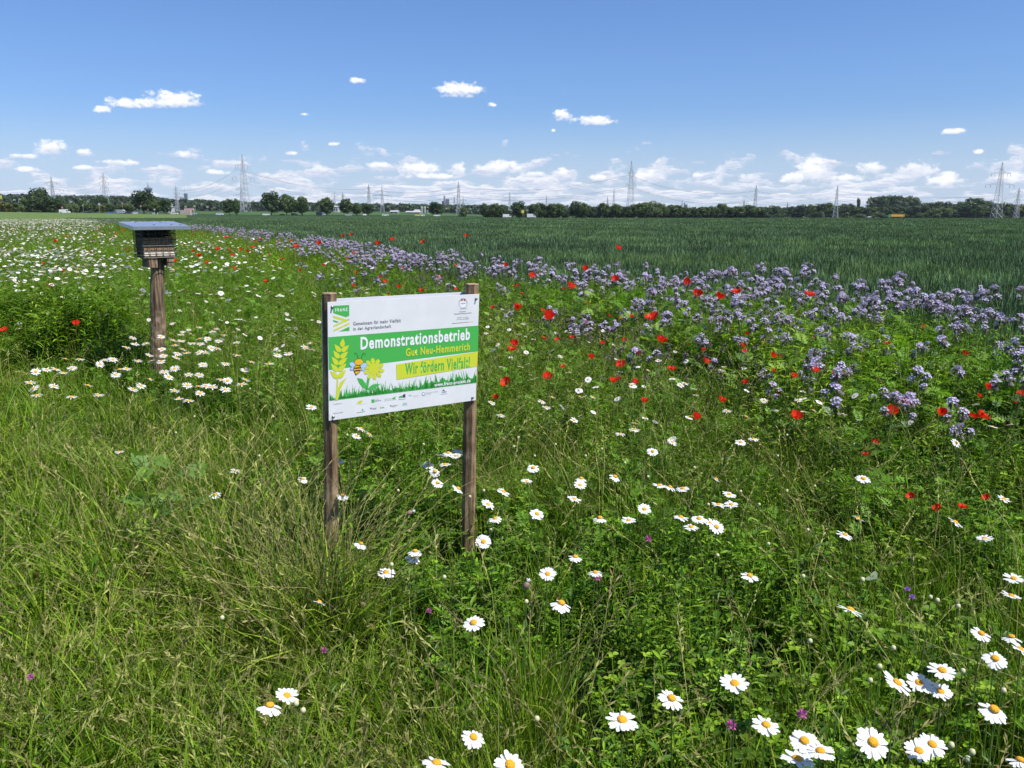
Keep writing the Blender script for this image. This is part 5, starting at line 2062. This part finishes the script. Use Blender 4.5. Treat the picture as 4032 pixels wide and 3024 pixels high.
ROW6 = ((20, 75, 500), (80, 105, 490), (150, 65, 510), (200, 75, 505), (260, 105, 492), (325, 60, 525), (390, 85, 500), (455, 85, 488), (525, 85, 485), (595, 85, 478), (650, 95, 472), (735, 75, 492), (775, 75, 480),
        (825, 65, 480), (870, 95, 500), (940, 85, 505), (1000, 85, 500), (1060, 90, 502), (1120, 90, 500), (1190, 95, 498), (1260, 95, 500), (1330, 95, 490), (1400, 95, 470), (1460, 95, 466), (1525, 95, 468), (1590, 90, 478), (1650, 95, 466),
        (1710, 95, 462), (1770, 150, 435), (1835, 95, 462), (1900, 95, 475), (1960, 95, 474), (2030, 95, 480), (2200, 95, 500))
for i, (X, w, Y) in enumerate(ROW6):
    x_, y_ = r6(X, Y)
    lb = 'round topped high tree in the wood near the big right pylon' if X == 1770 else ('broad ' if w >= 100 else 'slim ' if w <= 75 else '') + ('dark', 'dark', 'mid', 'dark', 'mid', 'dark')[i % 6] + ' green ' + ('high ' if Y < 480 else '') + 'tree in the wood edge beyond the wheat'
    tree(x_, w * .5118 * 1.06, y_, 1080 + 3 * (i % 7), ('dark', 'dark', 'mid', 'dark', 'mid', 'dark')[i % 6], lb, None if X == 1770 else 'wood edge trees')
    if i % 2 == 0 or X > 1000:
        tree(x_ + 16, 48, y_ + 25 + br.uniform(-5, 6), 1064 + 3 * (i % 7), br.choice(('dark', 'mid', 'mid', 'pale')), 'low shrub at the foot of the wood edge', 'wood edge shrubs', True)
x_, y_ = r6(2140, 485)
tree(x_, 135 * .5118, y_, 1060, 'olive', 'olive yellow rounded tree at the end of the wood', None)
x_, y_ = r6(605, 535)
tree(x_, 45 * .5118, y_, 1060, 'pale', 'small pale bush in front of the wood edge', None, True)
x_, y_ = r6(878, 438)
tree(x_, 26 * .5118, y_, 1250, 'poplar', 'slim pointed poplar above the wood edge', None, name='poplar_tree')
for i, X in enumerate((1000, 1050, 1100, 1150, 1200, 1250, 1300)):
    x_, y_ = r6(X, (428, 421, 420, 419, 421, 424, 434)[i])
    tree(x_, 100 * .5118, y_, 1300, 'mid', 'tall tree of the flat topped copse behind the wood edge', 'flat topped copse')

# the far wood: one dark mass along the horizon
b = MB()
fw = np.array([(-300, 765), (0, 768), (60, 766), (250, 772), (390, 771), (560, 776), (740, 786), (900, 795), (1250, 801), (1500, 805), (1800, 808), (2000, 812), (2300, 815), (2700, 819), (3300, 822), (4032, 822), (4300, 822)], float)
for i in range(1500):
    px_ = br.uniform(-300, 4330)
    d = br.uniform(1350, 1700)
    p = base_at(px_, d)
    tz = seen_at(px_, float(np.interp(px_, fw[:, 0], fw[:, 1])) + br.uniform(-3, 9), d).z
    h = max(5, tz - p.z)
    r_ = br.uniform(6, 10)
    tone = br.uniform(0, .6)
    for k_ in range(60):
        dv = Vector((br.gauss(0, 1), br.gauss(0, 1), br.gauss(0, 1))).normalized()
        if dv.z < -.3:
            dv.z = -dv.z
        q = p + Vector((dv.x * r_, dv.y * r_, h * .55 + dv.z * h * .45)) if k_ < 45 else p + Vector((dv.x * r_, dv.y * r_, h * br.uniform(.0, .5)))
        nrm = (dv + Vector((br.uniform(-.5, .5), br.uniform(-.5, .5), br.uniform(-.2, .6)))).normalized()
        b.rn = min(1, tone + br.uniform(0, .4))
        b.diamond(q, nrm.orthogonal(), nrm, 4.6 * br.uniform(.7, 1.3), 4.2)
o = b.obj('far_wood', foliage('far_wood_leaves', (0.020, 0.042, 0.012), (0.046, 0.080, 0.022), inst=False, trans=0.15))
tag(o, 'dark unbroken wood along the horizon', 'wood', kind='stuff')

# ------------------------------------------------------------------ pylons and cables
M_STEEL = plain('galvanised_steel', (0.46, 0.47, 0.48), 0.6, metal=0.1)
M_CABLE = plain('cable', (0.26, 0.26, 0.28), 0.6)
M_INS = plain('insulator', (0.16, 0.14, 0.13), 0.5)


def pylon(px, ytop, d, kind, yaw, label, thick=.2, group=None, base=None):
    p = base_at(px, d) if base is None else seen_at(px, base, d)
    H_ = seen_at(px, ytop, d).z - p.z
    t = thing('electricity_pylon', p, label, 'pylon', group, rot=(0, 0, R_(yaw)))
    thick *= 1.0 * (d / 800) ** .5
    b = MB()
    wb, wt_ = H_ * .075, H_ * .022
    zt = .80 * H_

    def half(z_):
        if z_ < zt:
            return wb + (wt_ - wb) * (z_ / zt) ** .8
        return max(.12, wt_ * (1 - (z_ - zt) / (H_ - zt)))

    lv = [H_ * k_ for k_ in (0, .12, .23, .33, .42, .50, .57, .64, .70, .76, .82, .90, 1.0)]
    cs = ((-1, -1), (1, -1), (1, 1), (-1, 1))
    for (sx_, sy_) in cs:
        b.tube([(sx_ * half(z_), sy_ * half(z_), z_) for z_ in lv], thick * .55, 4, False)
    for i in range(len(lv) - 1):
        z0_, z1_ = lv[i], lv[i + 1]
        for k_ in range(4):
            a_, c_ = cs[k_], cs[(k_ + 1) % 4]
            b.tube([(a_[0] * half(z0_), a_[1] * half(z0_), z0_), (c_[0] * half(z1_), c_[1] * half(z1_), z1_)], thick * .34, 3, False)
            b.tube([(c_[0] * half(z0_), c_[1] * half(z0_), z0_), (a_[0] * half(z1_), a_[1] * half(z1_), z1_)], thick * .34, 3, False)
            b.tube([(a_[0] * half(z1_), a_[1] * half(z1_), z1_), (c_[0] * half(z1_), c_[1] * half(z1_), z1_)], thick * .3, 3, False)
    b.obj('lattice_tower', M_STEEL, t)
    arms = {'two': ((.80, .20), (.60, .30)), 'three': ((.88, .13), (.74, .17), (.60, .15)), 'one': ((.76, .27), (.62, .36))}[kind]
    ends = []
    for (hz, span) in arms:
        z_ = hz * H_
        hw = half(z_)
        for s_ in (-1, 1):
            a_ = MB()
            tip = Vector((s_ * span * H_, 0, z_))
            for sy_ in (-1, 1):
                a_.tube([(s_ * hw, sy_ * hw, z_), tip], thick * .45, 4, False)
                a_.tube([(s_ * hw, sy_ * hw, z_ + .045 * H_), tip], thick * .40, 4, False)
            for k_ in range(1, 5):
                f_ = k_ / 5
                q0 = Vector((s_ * hw, 0, z_)).lerp(tip, f_)
                a_.tube([q0, q0 + Vector((0, 0, .045 * H_ * (1 - f_)))], thick * .3, 3, False)
            a_.obj('crossarm', M_STEEL, t)
            for f_ in ((1.0,) if kind == 'three' else (1.0, .62)):
                q0 = Vector((s_ * hw, 0, z_)).lerp(tip, f_)
                n_ = MB()
                n_.tube([q0, q0 - Vector((0, 0, .055 * H_))], thick * .5, 5)
                n_.obj('insulator', M_INS, t)
                ends.append((hz, s_, f_, q0 - Vector((0, 0, .055 * H_))))
    return t, p, R_(yaw), ends


PY = {}


def py(key, conv, X, Y, d, kind, yaw, label, thick=.2, group=None):
    x_, y_ = conv(X, Y)
    PY[key] = pylon(x_, y_, d, kind, yaw, label, thick, group)


py('A', r3, 560, 295, 900, 'two', 12, 'thin pylon behind the tall thicket tree', .26)
py('B', r3, 1003, 268, 900, 'three', 74, 'narrow leaning looking pylon above the road junction', .24)
py('C', r3, 1608, 382, 900, 'three', 74, 'small narrow pylon by the far office tower', .26)
py('E', r4, 197, 106, 900, 'two', 70, 'tallest slender pylon among the roadside trees', .24)
py('D', r4, 172, 365, 1250, 'two', 10, 'faint far pylon close to the tallest slender pylon', .3)
py('F', r4, 960, 427, 1300, 'three', 15, 'small far pylon over the white hall', .3)
py('G', r4, 1032, 433, 1300, 'two', 70, 'tiny far pylon next to the pointed roadside tree', .3)
py('H', r4, 1253, 365, 1000, 'three', 80, 'narrow pylon right above the end of the roadside row', .28)
py('I', r4, 1365, 375, 1100, 'one', 4, 'wide armed far pylon shaped like a double T', .3)
py('J', r4, 2015, 343, 900, 'three', 80, 'narrow pylon beyond the lone meadow tree', .24)
py('K', r4, 1978, 465, 1500, 'two', 12, 'tiny pylon before the pale power station', .34)
py('L', r4, 2053, 475, 1500, 'two', 12, 'tiny pylon just right of the pale bushy tree', .34)
py('M', r5, 1150, 148, 900, 'two', 66, 'tall slender pylon rising from the long tree row', .24)
py('N', r5, 1020, 365, 1150, 'three', 82, 'narrow pylon half hidden by the long tree row', .3)
py('O', r5, 972, 428, 1500, 'one', 8, 'tiny wide armed pylon over the long tree row', .34)
py('Q', r5, 215, 395, 1250, 'one', 6, 'faint wide pylon behind the white van', .3)
py('R', r5, 500, 420, 1250, 'three', 84, 'stubby narrow pylon over the long tree row', .3)
py('U', r5, 1550, 458, 1600, 'two', 70, 'tiny pylon beside the far blue tower', .34)
py('V', r5, 2028, 452, 1500, 'one', 8, 'tiny pylon next to the lattice pylon of the wood', .34)
py('T', r5, 2116, 340, 900, 'three', 58, 'three armed pylon at the joint of tree row and wood', .22)
py('W', r6, 711, 333, 1040, 'three', 58, 'three armed pylon in front of the wood edge', .22)
py('X', r6, 1926, 153, 960, 'two', 12, 'big wide armed pylon at the right end of the wood', .24)
py('Y', r6, 2073, 352, 1040, 'three', 20, 'three armed pylon beside the olive yellow tree', .22)
py('AA', r6, 345, 458, 1600, 'one', 6, 'tiny wide pylon over the wood edge', .34)


def wpt(P, e):
    t, p, yw, _ = P
    c_, s_ = math.cos(yw), math.sin(yw)
    return p + Vector((e.x * c_ - e.y * s_, e.x * s_ + e.y * c_, e.z))


def span(a, b2, sag, label, rad=.07, every=1):
    A, Bq = PY[a], PY[b2]
    ea = sorted(A[3], key=lambda e: (-e[0], e[1], e[2]))
    eb = sorted(Bq[3], key=lambda e: (-e[0], e[1], e[2]))
    n_ = min(len(ea), len(eb))
    for i in range(0, n_, every):
        p0, p1 = wpt(A, ea[i * len(ea) // n_][3]), wpt(Bq, eb[i * len(eb) // n_][3])
        c_ = MB()
        rad_ = rad * 1.0
        c_.tube([p0.lerp(p1, k_ / 20) - Vector((0, 0, 4 * sag * (k_ / 20) * (1 - k_ / 20))) for k_ in range(21)], rad_, 4, False)
        o_ = c_.obj('power_cable', M_CABLE)
        tag(o_, label, 'power cable', label)


span('E', 'H', 7, 'cable sagging from the tallest slender pylon to the narrow pylon', .09)
span('C', 'E', 6, 'cable between the office tower pylon and the tallest slender pylon', .08)
span('J', 'M', 8, 'cable climbing from the meadow pylon to the tree row pylon', .09)
span('M', 'T', 9, 'cable from the tree row pylon to the three armed pylon', .08)
span('H', 'J', 5, 'faint cable between the two narrow middle pylons', .07)
span('T', 'W', 5, 'cable between the two three armed pylons of the wood', .06)
span('W', 'Y', 6, 'cable running along the top of the right wood', .06)
span('A', 'B', 5, 'faint cable over the left thicket', .07)


# ------------------------------------------------------------------ vehicles
M_TYRE = plain('tyre', (0.02, 0.02, 0.02), 0.8)
M_GLASS = plain('car_window', (0.02, 0.025, 0.03), 0.12, spec=0.6)
M_LAMP = plain('lamp_glass', (0.6, 0.6, 0.58), 0.2)
paint = {k_: plain('paint_' + k_, c_, 0.3, spec=0.5) for k_, c_ in dict(white=(.78, .78, .78), silver=(.42, .44, .46), dark=(.03, .035, .045), blue=(.05, .10, .30), yellow=(.75, .62, .04),
                                                                     orange=(.80, .34, .02), green=(.03, .35, .12), red=(.55, .13, .09), beige=(.52, .42, .36), black=(.02, .02, .02)).items()}


def prism(b, prof, w, taper=None):
    """side outline (x,z) given a width; upper points pulled in"""
    n_ = len(prof)
    zmax = max(z_ for _, z_ in prof)
    vs = []
    for s_ in (-1, 1):
        for (x_, z_) in prof:
            k_ = 1.0 if taper is None else 1 - taper * max(0, (z_ - .9)) / max(.01, zmax - .9)
            vs.append((x_, s_ * w / 2 * k_, z_))
    b.add(vs, [tuple(range(n_ - 1, -1, -1)), tuple(range(n_, 2 * n_))] + [(i, (i + 1) % n_, n_ + (i + 1) % n_, n_ + i) for i in range(n_)])


def wheels(t, xs, w, r_=.32):
    for x_ in xs:
        for s_ in (-1, 1):
            k_ = MB()
            k_.lathe([(r_ * .6, -.1), (r_, -.09), (r_, .09), (r_ * .6, .1)], 14, (x_, s_ * (w / 2 - .08), r_), Matrix.Rotation(math.pi / 2, 3, 'X'))
            wh = k_.obj('wheel', M_TYRE, t)
            k_ = MB()
            k_.lathe([(r_ * .58, -.105), (r_ * .5, .105)], 10, (x_, s_ * (w / 2 - .07), r_), Matrix.Rotation(math.pi / 2, 3, 'X'))
            k_.obj('rim', paint['silver'], wh)


def car(px, d, col, yaw, label, lift=0.0, flip=1):
    d = far_(d)
    p = base_at(px, d)
    p.z += lift
    t = thing('car', p, label, 'car', rot=(0, 0, R_(yaw)))
    b = MB()
    prism(b, [(-2.1, .35), (-2.15, .75), (-1.95, .95), (-1.2, 1.0), (-.55, 1.42), (.9, 1.45), (1.75, 1.0), (2.1, .92), (2.12, .4), (1.9, .28), (-1.9, .28)], 1.75, .22)
    b.obj('body', paint[col], t)
    for s_ in (-1, 1):
        g_ = MB()
        g_.add([(-1.0, s_ * .845, 1.02), (1.4, s_ * .845, 1.04), (.85, s_ * .715, 1.38), (-.5, s_ * .715, 1.36)], [(0, 1, 2, 3)])
        g_.obj('side_window', M_GLASS, t)
        g_ = MB(); g_.box((-2.11, s_ * .6, .72), (.06, .3, .14)); g_.obj('headlight', M_LAMP, t)
    for x0_, x1_, z0_, z1_, nm in ((-1.17, -.6, 1.03, 1.39, 'windscreen'), (1.70, 1.0, 1.05, 1.39, 'rear_window')):
        g_ = MB()
        k_ = -.02 if x0_ < 0 else .02
        g_.add([(x0_ + k_, -.72, z0_ + .01), (x0_ + k_, .72, z0_ + .01), (x1_ + k_, .62, z1_ + .01), (x1_ + k_, -.62, z1_ + .01)], [(0, 1, 2, 3)])
        g_.obj(nm, M_GLASS, t)
    wheels(t, (-1.3, 1.3), 1.75)
    return t


def van(px, d, col, yaw, label, boxed=False, boxcol=None):
    d = far_(d)
    p = base_at(px, d)
    t = thing('van', p, label, 'van', rot=(0, 0, R_(yaw)))
    b = MB()
    if boxed:
        prism(b, [(-2.7, .4), (-2.75, 1.0), (-2.4, 1.2), (-1.9, 1.95), (-1.0, 2.0), (-1.0, .4)], 1.95, .08)
        b.obj('cab', paint[col], t)
        b = MB(); b.box((.95, 0, 1.55), (3.8, 2.1, 2.1)); b.obj('cargo_box', paint[boxcol or col], t)
        b = MB(); b.box((.3, 0, .42), (5.2, .9, .18)); b.obj('chassis', paint['black'], t)
    else:
        prism(b, [(-2.6, .4), (-2.65, 1.0), (-2.2, 1.2), (-1.5, 2.05), (-1.1, 2.2), (2.5, 2.2), (2.6, 1.9), (2.6, .4)], 1.95, .1)
        b.obj('body', paint[col], t)
    for s_ in (-1, 1):
        g_ = MB()
        g_.add([(-2.1, s_ * .985, 1.25), (-1.2, s_ * .985, 1.25), (-1.2, s_ * .93, 1.85), (-1.6, s_ * .93, 1.85)], [(0, 1, 2, 3)])
        g_.obj('side_window', M_GLASS, t)
    g_ = MB()
    g_.add([(-2.22, -.85, 1.23), (-2.22, .85, 1.23), (-1.62, .78, 1.93), (-1.62, -.78, 1.93)] if not boxed else [(-2.42, -.85, 1.22), (-2.42, .85, 1.22), (-1.95, .78, 1.9), (-1.95, -.78, 1.9)], [(0, 1, 2, 3)])
    g_.obj('windscreen', M_GLASS, t)
    wheels(t, (-1.7, 1.6), 1.95, .36)
    return t


car(r3(35, 0)[0], 325, 'white', 5, 'white car half hidden by the thicket at the field edge', 0.15)
van(r3(645, 0)[0], 322, 'white', 185, 'white van driving out from behind the dark thicket')
car(r3(855, 0)[0], 336, 'dark', 0, 'dark blue car behind the light green junction trees')
van(r3(1135, 0)[0], 333, 'white', 175, 'white flatbed lorry at the road junction', True, 'silver')
car(r3(1180, 0)[0], 326, 'black', 60, 'black car waiting at the road junction')
car(r3(1237, 0)[0], 331, 'silver', 70, 'silver car queuing behind the black car')
car(r3(1040, 0)[0], 330, 'blue', 20, 'blue car left of the flatbed lorry')
car(r3(1580, 0)[0], 342, 'white', 180, 'small white car beside the smaller dark junction tree')
car(r3(1740, 0)[0], 352, 'silver', 180, 'pale car behind the beige container')
car(r4(370, 0)[0], 345, 'white', 185, 'white car under the tallest roadside tree')
car(r3(1965, 0)[0], 343, 'white', 180, 'white car left of the lone round tree')
car(r4(612, 0)[0], 362, 'silver', 180, 'silver car between two roadside trunks')
van(r4(838, 0)[0], 348, 'silver', 180, 'grey van with a white tail next to the pointed tree', True, 'dark')
car(r4(1073, 0)[0], 345, 'silver', 185, 'silver car beneath the roadside tree with two neighbours')
car(r4(1210, 0)[0], 350, 'white', 90, 'white car seen end on between small roadside trees')
car(r4(1388, 0)[0], 345, 'white', 180, 'white car on the open stretch of road')
car(r4(1668, 0)[0], 342, 'yellow', 180, 'bright yellow car in front of the meadow')
car(r4(1697, 0)[0], 343, 'white', 180, 'white car close behind the yellow car')
car(r4(1828, 0)[0], 346, 'white', 180, 'white car under the lone meadow tree')
van(r5(195, 0)[0], 520, 'white', 180, 'white delivery van at the far edge of the wheat')
van(r5(385, 0)[0], 530, 'white', 180, 'white van among the trunks of the long row', True)
car(r6(968, 0)[0], 1030, 'white', 180, 'white car ahead of the yellow lorry', .6)

# yellow lorry at the right
p = base_at(r6(1170, 0)[0], 1030)
p.z += .5
t = thing('lorry', p, 'yellow orange lorry with green cab in front of the wood', 'lorry', rot=(0, 0, 0))
b = MB(); b.box((1.2, 0, 2.35), (15.0, 2.5, 2.7)); b.obj('cargo_box', paint['orange'], t)
b = MB(); b.box((1.2, -1.262, 2.35), (11.0, .02, .5)); b.obj('stripe', paint['yellow'], t)
b = MB(); prism(b, [(-9.3, .5), (-9.3, 2.0), (-9.0, 3.2), (-6.9, 3.5), (-6.9, .5)], 2.45); b.obj('cab', paint['green'], t)
b = MB(); b.add([(-9.33, -1.05, 2.05), (-9.33, 1.05, 2.05), (-9.06, 1.0, 3.1), (-9.06, -1.0, 3.1)], [(0, 1, 2, 3)]); b.obj('windscreen', M_GLASS, t)
b = MB(); b.box((.5, 0, .8), (16, 1.0, .25)); b.obj('chassis', paint['black'], t)
wheels(t, (-8.2, -5.5, 5.2, 6.5), 2.4, .5)

# ------------------------------------------------------------------ roadside furniture and far buildings
p = base_at(r3(1678, 0)[0], 500)
t = thing('site_container', p, 'beige site container standing in the crop', 'container')
b = MB(); b.box((0, 0, 1.35), (5.6, 2.4, 2.7)); bd = b.obj('body', paint['beige'], t)
for i in range(14):
    b = MB(); b.box((-2.6 + .4 * i, -1.225, 1.35), (.16, .05, 2.4)); b.obj('rib', paint['beige'], t)
p = base_at(r3(1707, 0)[0], 530)
t = thing('banner_trailer', p, 'red and white banner board on a frame behind the container', 'banner')
b = MB(); b.box((0, 0, 3.3), (5.4, .12, 1.3)); b.obj('board', paint['red'], t)
for i in range(5):
    b = MB(); b.box((-2.4 + 1.2 * i, -.075, 3.3), (.5, .03, 1.0)); b.obj('white_panel', paint['white'], t)
for x_ in (-2.8, 2.8):
    b = MB(); b.tube([(x_, .1, 0), (x_, .1, 3.9)], .08, 6); b.obj('post', M_STEEL, t)


def road_sign(px, d, h, shape, col, label, w=.9):
    d = far_(d)
    p = base_at(px, d)
    t = thing('road_sign', p, label, 'road sign')
    b = MB(); b.tube([(0, 0, -.1), (0, 0, h)], .05, 6); b.obj('post', M_STEEL, t)
    b = MB()
    if shape == 'tri':
        b.add([(-w, -.06, h), (w, -.06, h), (0, -.06, h - 1.6 * w), (-w, -.03, h), (w, -.03, h), (0, -.03, h - 1.6 * w)], [(2, 1, 0), (3, 4, 5), (0, 1, 4, 3), (1, 2, 5, 4), (2, 0, 3, 5)])
    elif shape == 'oct':
        b.lathe([(w, -.02), (w, .02)], 8, (0, -.07, h - w * .5), Matrix.Rotation(math.pi / 2, 3, 'X'))
    else:
        b.box((0, -.07, h - w), (1.6 * w, .04, 2 * w))
    pl = b.obj('plate', paint[col], t)
    b = MB(); b.box((0, -.10, h - w * (.55 if shape != 'box' else 1)), (w * .8, .02, w * .35)); b.obj('marking', paint['white'], pl)
    return t


road_sign(r3(1142, 0)[0], 329, 6.6, 'box', 'red', 'tall red sign board above the flatbed lorry', .55)
road_sign(r3(1297, 0)[0], 330, 5.0, 'oct', 'red', 'round red sign at the edge of the largest junction tree', .55)
road_sign(r3(945, 0)[0], 332, 5.8, 'oct', 'silver', 'grey sign back on a post left of the junction', .8)
road_sign(r3(805, 0)[0], 330, 5.0, 'box', 'beige', 'thin tall beige marker by the light green trees', .4)
road_sign(r3(113, 0)[0], 345, 9.5, 'box', 'yellow', 'yellow sign board showing above the olive shrub', 1.0)
road_sign(r3(627, 0)[0], 321, 3.8, 'box', 'red', 'red and white warning board beside the white van', .6)
road_sign(r3(1357, 0)[0], 320, 3.0, 'tri', 'red', 'small warning sign in front of the largest junction tree', .5)
road_sign(r3(1412, 0)[0], 322, 3.2, 'tri', 'silver', 'small pale sign back under the broad junction tree', .7)
road_sign(r5(317, 0)[0], 540, 5.0, 'box', 'yellow', 'yellow direction board among the row trees', 1.0)
for X in (1396, 1408, 1435):
    p = base_at(r3(X, 0)[0], 500)
    t = thing('delineator_post', p, 'white roadside reflector post at the field corner', 'reflector post', 'reflector posts')
    b = MB(); b.box((0, 0, .6), (.35, .14, 1.5)); b.obj('post', paint['white'], t)
    b = MB(); b.box((0, -.085, 1.05), (.37, .03, .25)); b.obj('black_band', paint['black'], t)

M_PALEB = plain('pale_concrete', (0.40, 0.40, 0.41), 0.8, var=0.08, scale=.2)
M_DARKB = plain('dark_facade', (0.10, 0.13, 0.20), 0.4, var=0.1, scale=.2)
M_BRICKB = plain('boiler_house_cladding', (0.20, 0.19, 0.22), 0.7, var=0.1, scale=.05)


def at_dist(px, d): return base_at(px, d)


# television tower
px_ = r3(1374, 0)[0]
p = base_at(px_, 5200)
zt = seen_at(px_, 718, 5200).z - p.z
M_TOWER = plain('tower_concrete', (0.12, 0.14, 0.18), 0.8)
t = thing('television_tower', p, 'slim television tower with round pod on the horizon', 'tower')
b = MB(); b.lathe([(9, 0), (6.0, zt * .35), (5.0, zt * .68)], 16); b.obj('shaft', M_TOWER, t)
b = MB(); b.lathe([(6, zt * .66), (16, zt * .73), (23, zt * .765), (23, zt * .80), (14, zt * .83), (5, zt * .845)], 24); pod = b.obj('pod', M_TOWER, t)
b = MB(); b.lathe([(23.3, zt * .768), (23.3, zt * .79)], 24); b.obj('window_band', M_DARKB, pod)
b = MB(); b.lathe([(3.6, zt * .845), (2.4, zt * .91), (1.2, zt * .92), (.8, zt)], 10); b.obj('mast', M_TOWER, t)


def block(px0, px1, ytop, d, mat, label, name='office_block', rows=0, cols=0, ybase=None):
    pm = base_at((px0 + px1) / 2, d)
    w_ = (px1 - px0) * d / FPX
    h_ = seen_at((px0 + px1) / 2, ytop, d).z - pm.z
    t = thing(name, pm, label, 'building')
    b = MB(); b.box((0, 0, h_ / 2), (w_, w_ * .7, h_)); wl = b.obj('wall', mat, t)
    b = MB(); b.box((0, 0, h_ + .4), (w_ * 1.02, w_ * .72, .8)); b.obj('roof', M_PALEB, t)
    for r_ in range(rows):
        for c_ in range(cols):
            b = MB()
            ww = w_ / cols
            b.box((-w_ / 2 + ww * (c_ + .5), -w_ * .35 - .06, h_ * (.45 + .5 * (r_ + .5) / rows)), (ww * .7, .1, h_ * .5 / rows * .55))
            b.obj('window', M_GLASS, wl)
    return t, h_, w_


T_, h_, w_ = block(r3(1676, 0)[0], r3(1700, 0)[0], r3(0, 447)[1], 5000, M_DARKB, 'dark glass high rise beside the small narrow pylon', rows=10, cols=4)
b = MB(); b.tube([(-w_ * .3, 0, h_), (-w_ * .3, 0, h_ * 1.4)], [1.5, .5], 6); b.obj('antenna_mast', M_STEEL, T_)
block(r3(1636, 0)[0], r3(1652, 0)[0], r3(0, 478)[1], 4200, M_PALEB, 'pale slab block left of the glass high rise', rows=8, cols=4)
block(r3(1656, 0)[0], r3(1672, 0)[0], r3(0, 482)[1], 4200, M_PALEB, 'pale slab block touching the glass high rise', rows=8, cols=4)
block(r3(1815, 0)[0], r3(1840, 0)[0], r3(0, 495)[1], 4600, M_PALEB, 'small pale building right of the glass high rise', rows=5, cols=4)
block(r4(1872, 0)[0], r4(1902, 0)[0], r4(0, 512)[1], 4600, M_BRICKB, 'lower wing of the far power station', 'power_station_wing', 3, 3)
T_, h_, w_ = block(r4(1903, 0)[0], r4(1935, 0)[0], r4(0, 495)[1], 4600, M_BRICKB, 'grey purple power station block on the horizon', 'power_station', 4, 3)
b = MB(); b.lathe([(5, 0), (4, h_ * 1.25)], 12, (-w_ * .75, -10, 0)); b.obj('chimney', M_BRICKB, T_)
block(r5(1573, 0)[0], r5(1590, 0)[0], r5(0, 493)[1], 4600, M_DARKB, 'blue dark tower over the long tree row', 'office_tower', 8, 3)
block(r5(1564, 0)[0], r5(1571, 0)[0], r5(0, 480)[1], 4700, M_DARKB, 'slim dark tower next to the blue tower', 'office_tower', 8, 2)


M_HALL = plain('white_cladding', (0.45, 0.45, 0.45), 0.7, var=0.06, scale=.5)


def hall(px0, px1, h, d, label, name='white_hall', mat=None):
    p = base_at((px0 + px1) / 2, d)
    w_ = (px1 - px0) * d / FPX
    t = thing(name, p, label, 'building')
    b = MB(); b.box((0, 0, h / 2), (w_, 12, h)); wl = b.obj('wall', mat or M_HALL, t)
    b = MB()
    b.add([(-w_ / 2 - .4, -6.4, h), (w_ / 2 + .4, -6.4, h), (w_ / 2 + .4, 6.4, h), (-w_ / 2 - .4, 6.4, h), (-w_ / 2 - .4, 0, h + 1.2), (w_ / 2 + .4, 0, h + 1.2)],
          [(0, 1, 5, 4), (2, 3, 4, 5), (0, 4, 3), (1, 2, 5), (3, 2, 1, 0)])
    b.obj('roof', M_PALEB, t)
    n_ = max(2, int(w_ / 6))
    for i in range(n_):
        b = MB(); b.box((-w_ / 2 + w_ * (i + .5) / n_, -6.05, h * .5), (w_ / n_ * .5, .12, h * .4)); b.obj('window', M_GLASS, wl)


hall(r4(958, 0)[0], r4(993, 0)[0], 5.5, 900, 'white industrial hall behind the pointed roadside tree')
hall(r4(1437, 0)[0], r4(1500, 0)[0], 1.6, 760, 'long low white shed in front of the far wood')
hall(r4(1570, 0)[0], r4(1690, 0)[0], 1.2, 760, 'low farm buildings left of the two silos', 'farm_building', M_PALEB)
hall(r4(1640, 0)[0], r4(1680, 0)[0], 2.2, 800, 'white barn behind the low farm buildings', 'barn')
hall(r3(1533, 0)[0], r3(1557, 0)[0], 4.5, 700, 'white building gable beside the junction clump', 'gable_house')
M_SILO = plain('silo_shell', (.30, .33, .27), .6)
for X, lb in ((1711, 'wide pair of pale green silos'), (1748, 'slim pale silo by the lone meadow tree')):
    p = base_at(r4(X, 0)[0], 780)
    t = thing('silo', p, lb, 'silo')
    for k_ in ((-.9, .9) if X == 1711 else (0,)):
        b = MB(); b.lathe([(1.3, 0), (1.3, 5.6), (1.0, 6.2), (.3, 6.5)], 16, (k_ * 1.5, 0, 0)); cy2 = b.obj('cylinder', M_SILO, t)

# ------------------------------------------------------------------ air: thin even haze over the whole plain
m = bpy.data.materials.new('thin_air')
m.use_nodes = True
nt = m.node_tree
for n in list(nt.nodes):
    nt.nodes.remove(n)
ou = nt.nodes.new('ShaderNodeOutputMaterial')
pv = nt.nodes.new('ShaderNodeVolumePrincipled')
pv.inputs['Color'].default_value = (0.78, 0.86, 1.0, 1)
pv.inputs['Density'].default_value = 0.00004
pv.inputs['Anisotropy'].default_value = 0.0
nt.links.new(pv.outputs[0], ou.inputs['Volume'])
if USE_HAZE:
    b = MB(); b.box((0, 0, 165), (12400, 12400, 356))
    o = b.obj('haze', m)
    tag(o, 'thin blue haze over the plain', 'haze', kind='stuff')
